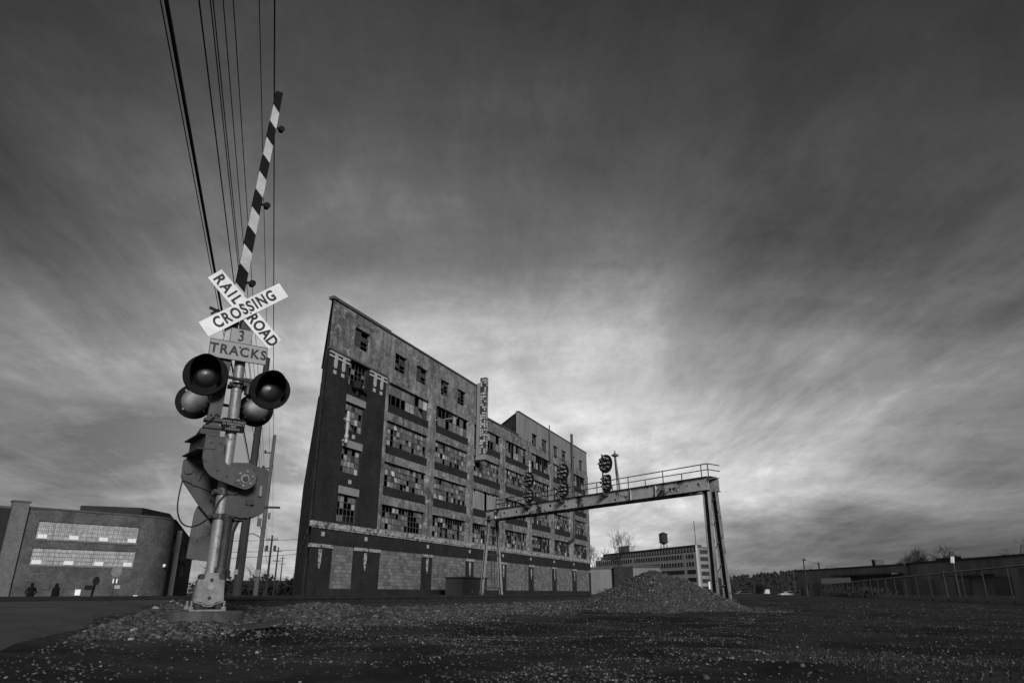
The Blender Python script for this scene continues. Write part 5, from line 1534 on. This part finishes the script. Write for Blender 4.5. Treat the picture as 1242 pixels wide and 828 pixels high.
        mb.prism(gl, -W - .012, W + .012); mb.build('window', M['car_glass'], t)
        for sx in (-1.4, 1.35):
            for sy in (-1, 1):
                mb = MB(); mb.lathe((sx, sy * (W - .1), .33), (0, sy, 0), [(0, 0), (0, .33), (.16, .33), (.16, 0)], 16); wh = mb.build('wheel', M['rubber'], t)
                mb = MB(); mb.lathe((sx, sy * (W + .061), .33), (0, sy, 0), [(0, .19), (.01, .17), (.01, 0)], 12); mb.build('rim', M['lamp_back'], wh)
        for sy in (-.6, .6):
            mb = MB(); mb.bb(2.19 if not van else 2.38, 2.24 if not van else 2.43, sy - .16, sy + .16, .55, .72); mb.build('headlight', M['pale_vent'], t)
    car(47.5, 150, R(170), M['car_dark'], 'dark car parked right of the gantry leg')
    car(71.5, 205, R(-105), M['car_pale'], 'white van parked left of the two pale poles', True)
    car(69.0, 182, R(185), M['car_pale'], 'pale car parked in front of the pale poles')
    # bushes
    t = thing('evergreen_bush', 'dark rounded evergreen bush beside the white van', 'bush', (65.0, 190, -.4))
    g = random.Random(77); mb = MB()
    for k in range(900):
        v = Vector((g.gauss(0, 1), g.gauss(0, 1), g.gauss(0, 1))).normalized() * (g.random() ** .4)
        p = Vector((v.x * 1.2, v.y * 1.2, 1.7 + v.z * 1.7)); a = g.uniform(0, 6.3); s = g.uniform(.15, .35)
        mb.add([p, p + Vector((math.cos(a), math.sin(a), .4)) * s, p + Vector((-math.sin(a), math.cos(a), .8)) * s], [(0, 1, 2)])
    mb.build('foliage', M['leaf_dark'], t, fix=False)
    mb = MB(); mb.tube([(0, 0, -.1), (0, 0, 1.5)], .12, 6); mb.build('trunk', M['bark'], t)
    # wooded hill
    n = 50; mb = MB()
    hh = lambda x, q: (24 * sm(120, 520, x) * (1 - sm(900, 1500, x)) + 10) * math.sin(math.pi * min(1, max(0, q))) + 2 * mnoise.noise((x * .01, q * 3, 0))
    for i in range(n):
        for k in range(12):
            x = 60 + 1500 * i / (n - 1); q = k / 11; mb.v.append((x, 850 + 400 * q, -2 + hh(x, q)))
    for i in range(n - 1):
        for k in range(11): a = i * 12 + k; mb.f.append((a, a + 12, a + 13, a + 1)); mb.m.append(0)
    tag(mb.build('hill', M['hill'], smooth=True), kind='structure')
    mb = MB(); g = random.Random(8)
    for k in range(1600):
        x = 80 + 1000 * g.random(); q = g.uniform(.0, .6); y = 850 + 400 * q; z = -2 + hh(x, q); h = g.uniform(3, 6.5); r = h * .62
        for j in range(2):
            m_ = 5; b0 = len(mb.v); zz0 = z + h * (.1 + .35 * j); rr = r * (1 - .35 * j)
            for w_ in range(m_):
                a = 6.283 * w_ / m_ + g.random(); mb.v.append((x + rr * math.cos(a) * g.uniform(.7, 1.2), y + rr * math.sin(a), zz0 + g.uniform(-.6, .6)))
            mb.v.append((x, y, z + h * (.7 + .3 * j)))
            for w_ in range(m_): mb.f.append((b0 + w_, b0 + (w_ + 1) % m_, b0 + m_)); mb.m.append(0)
    tag(mb.build('distant_wood', M['leaf_dark'], fix=False), 'dark woods covering the distant hill beyond the lot', 'woods', kind='stuff')
right_side()

# old sleepers lying on the ballast
def debris():
    for (x, y, rz, L, lab) in ((-2.35, 11.6, R(40), .7, 'short broken timber lying on the ballast right of the crossing signal'), (-2.6, 7.6, R(25), .5, 'small splintered block of wood lying beside the crossing foundation')):
        t = MB(); t.bar((-L / 2, 0, 0), (L * .2, .02, 0), .09, .05); t.bar((L * .15, .02, .01), (L / 2, -.03, .03), .07, .035)
        o = t.build('timber', M['timber']); o.location = (x, y, h_ground(x, y) + .05); o.rotation_euler = (R(4), R(-5), rz)
        tag(o, lab, 'timber')
debris()
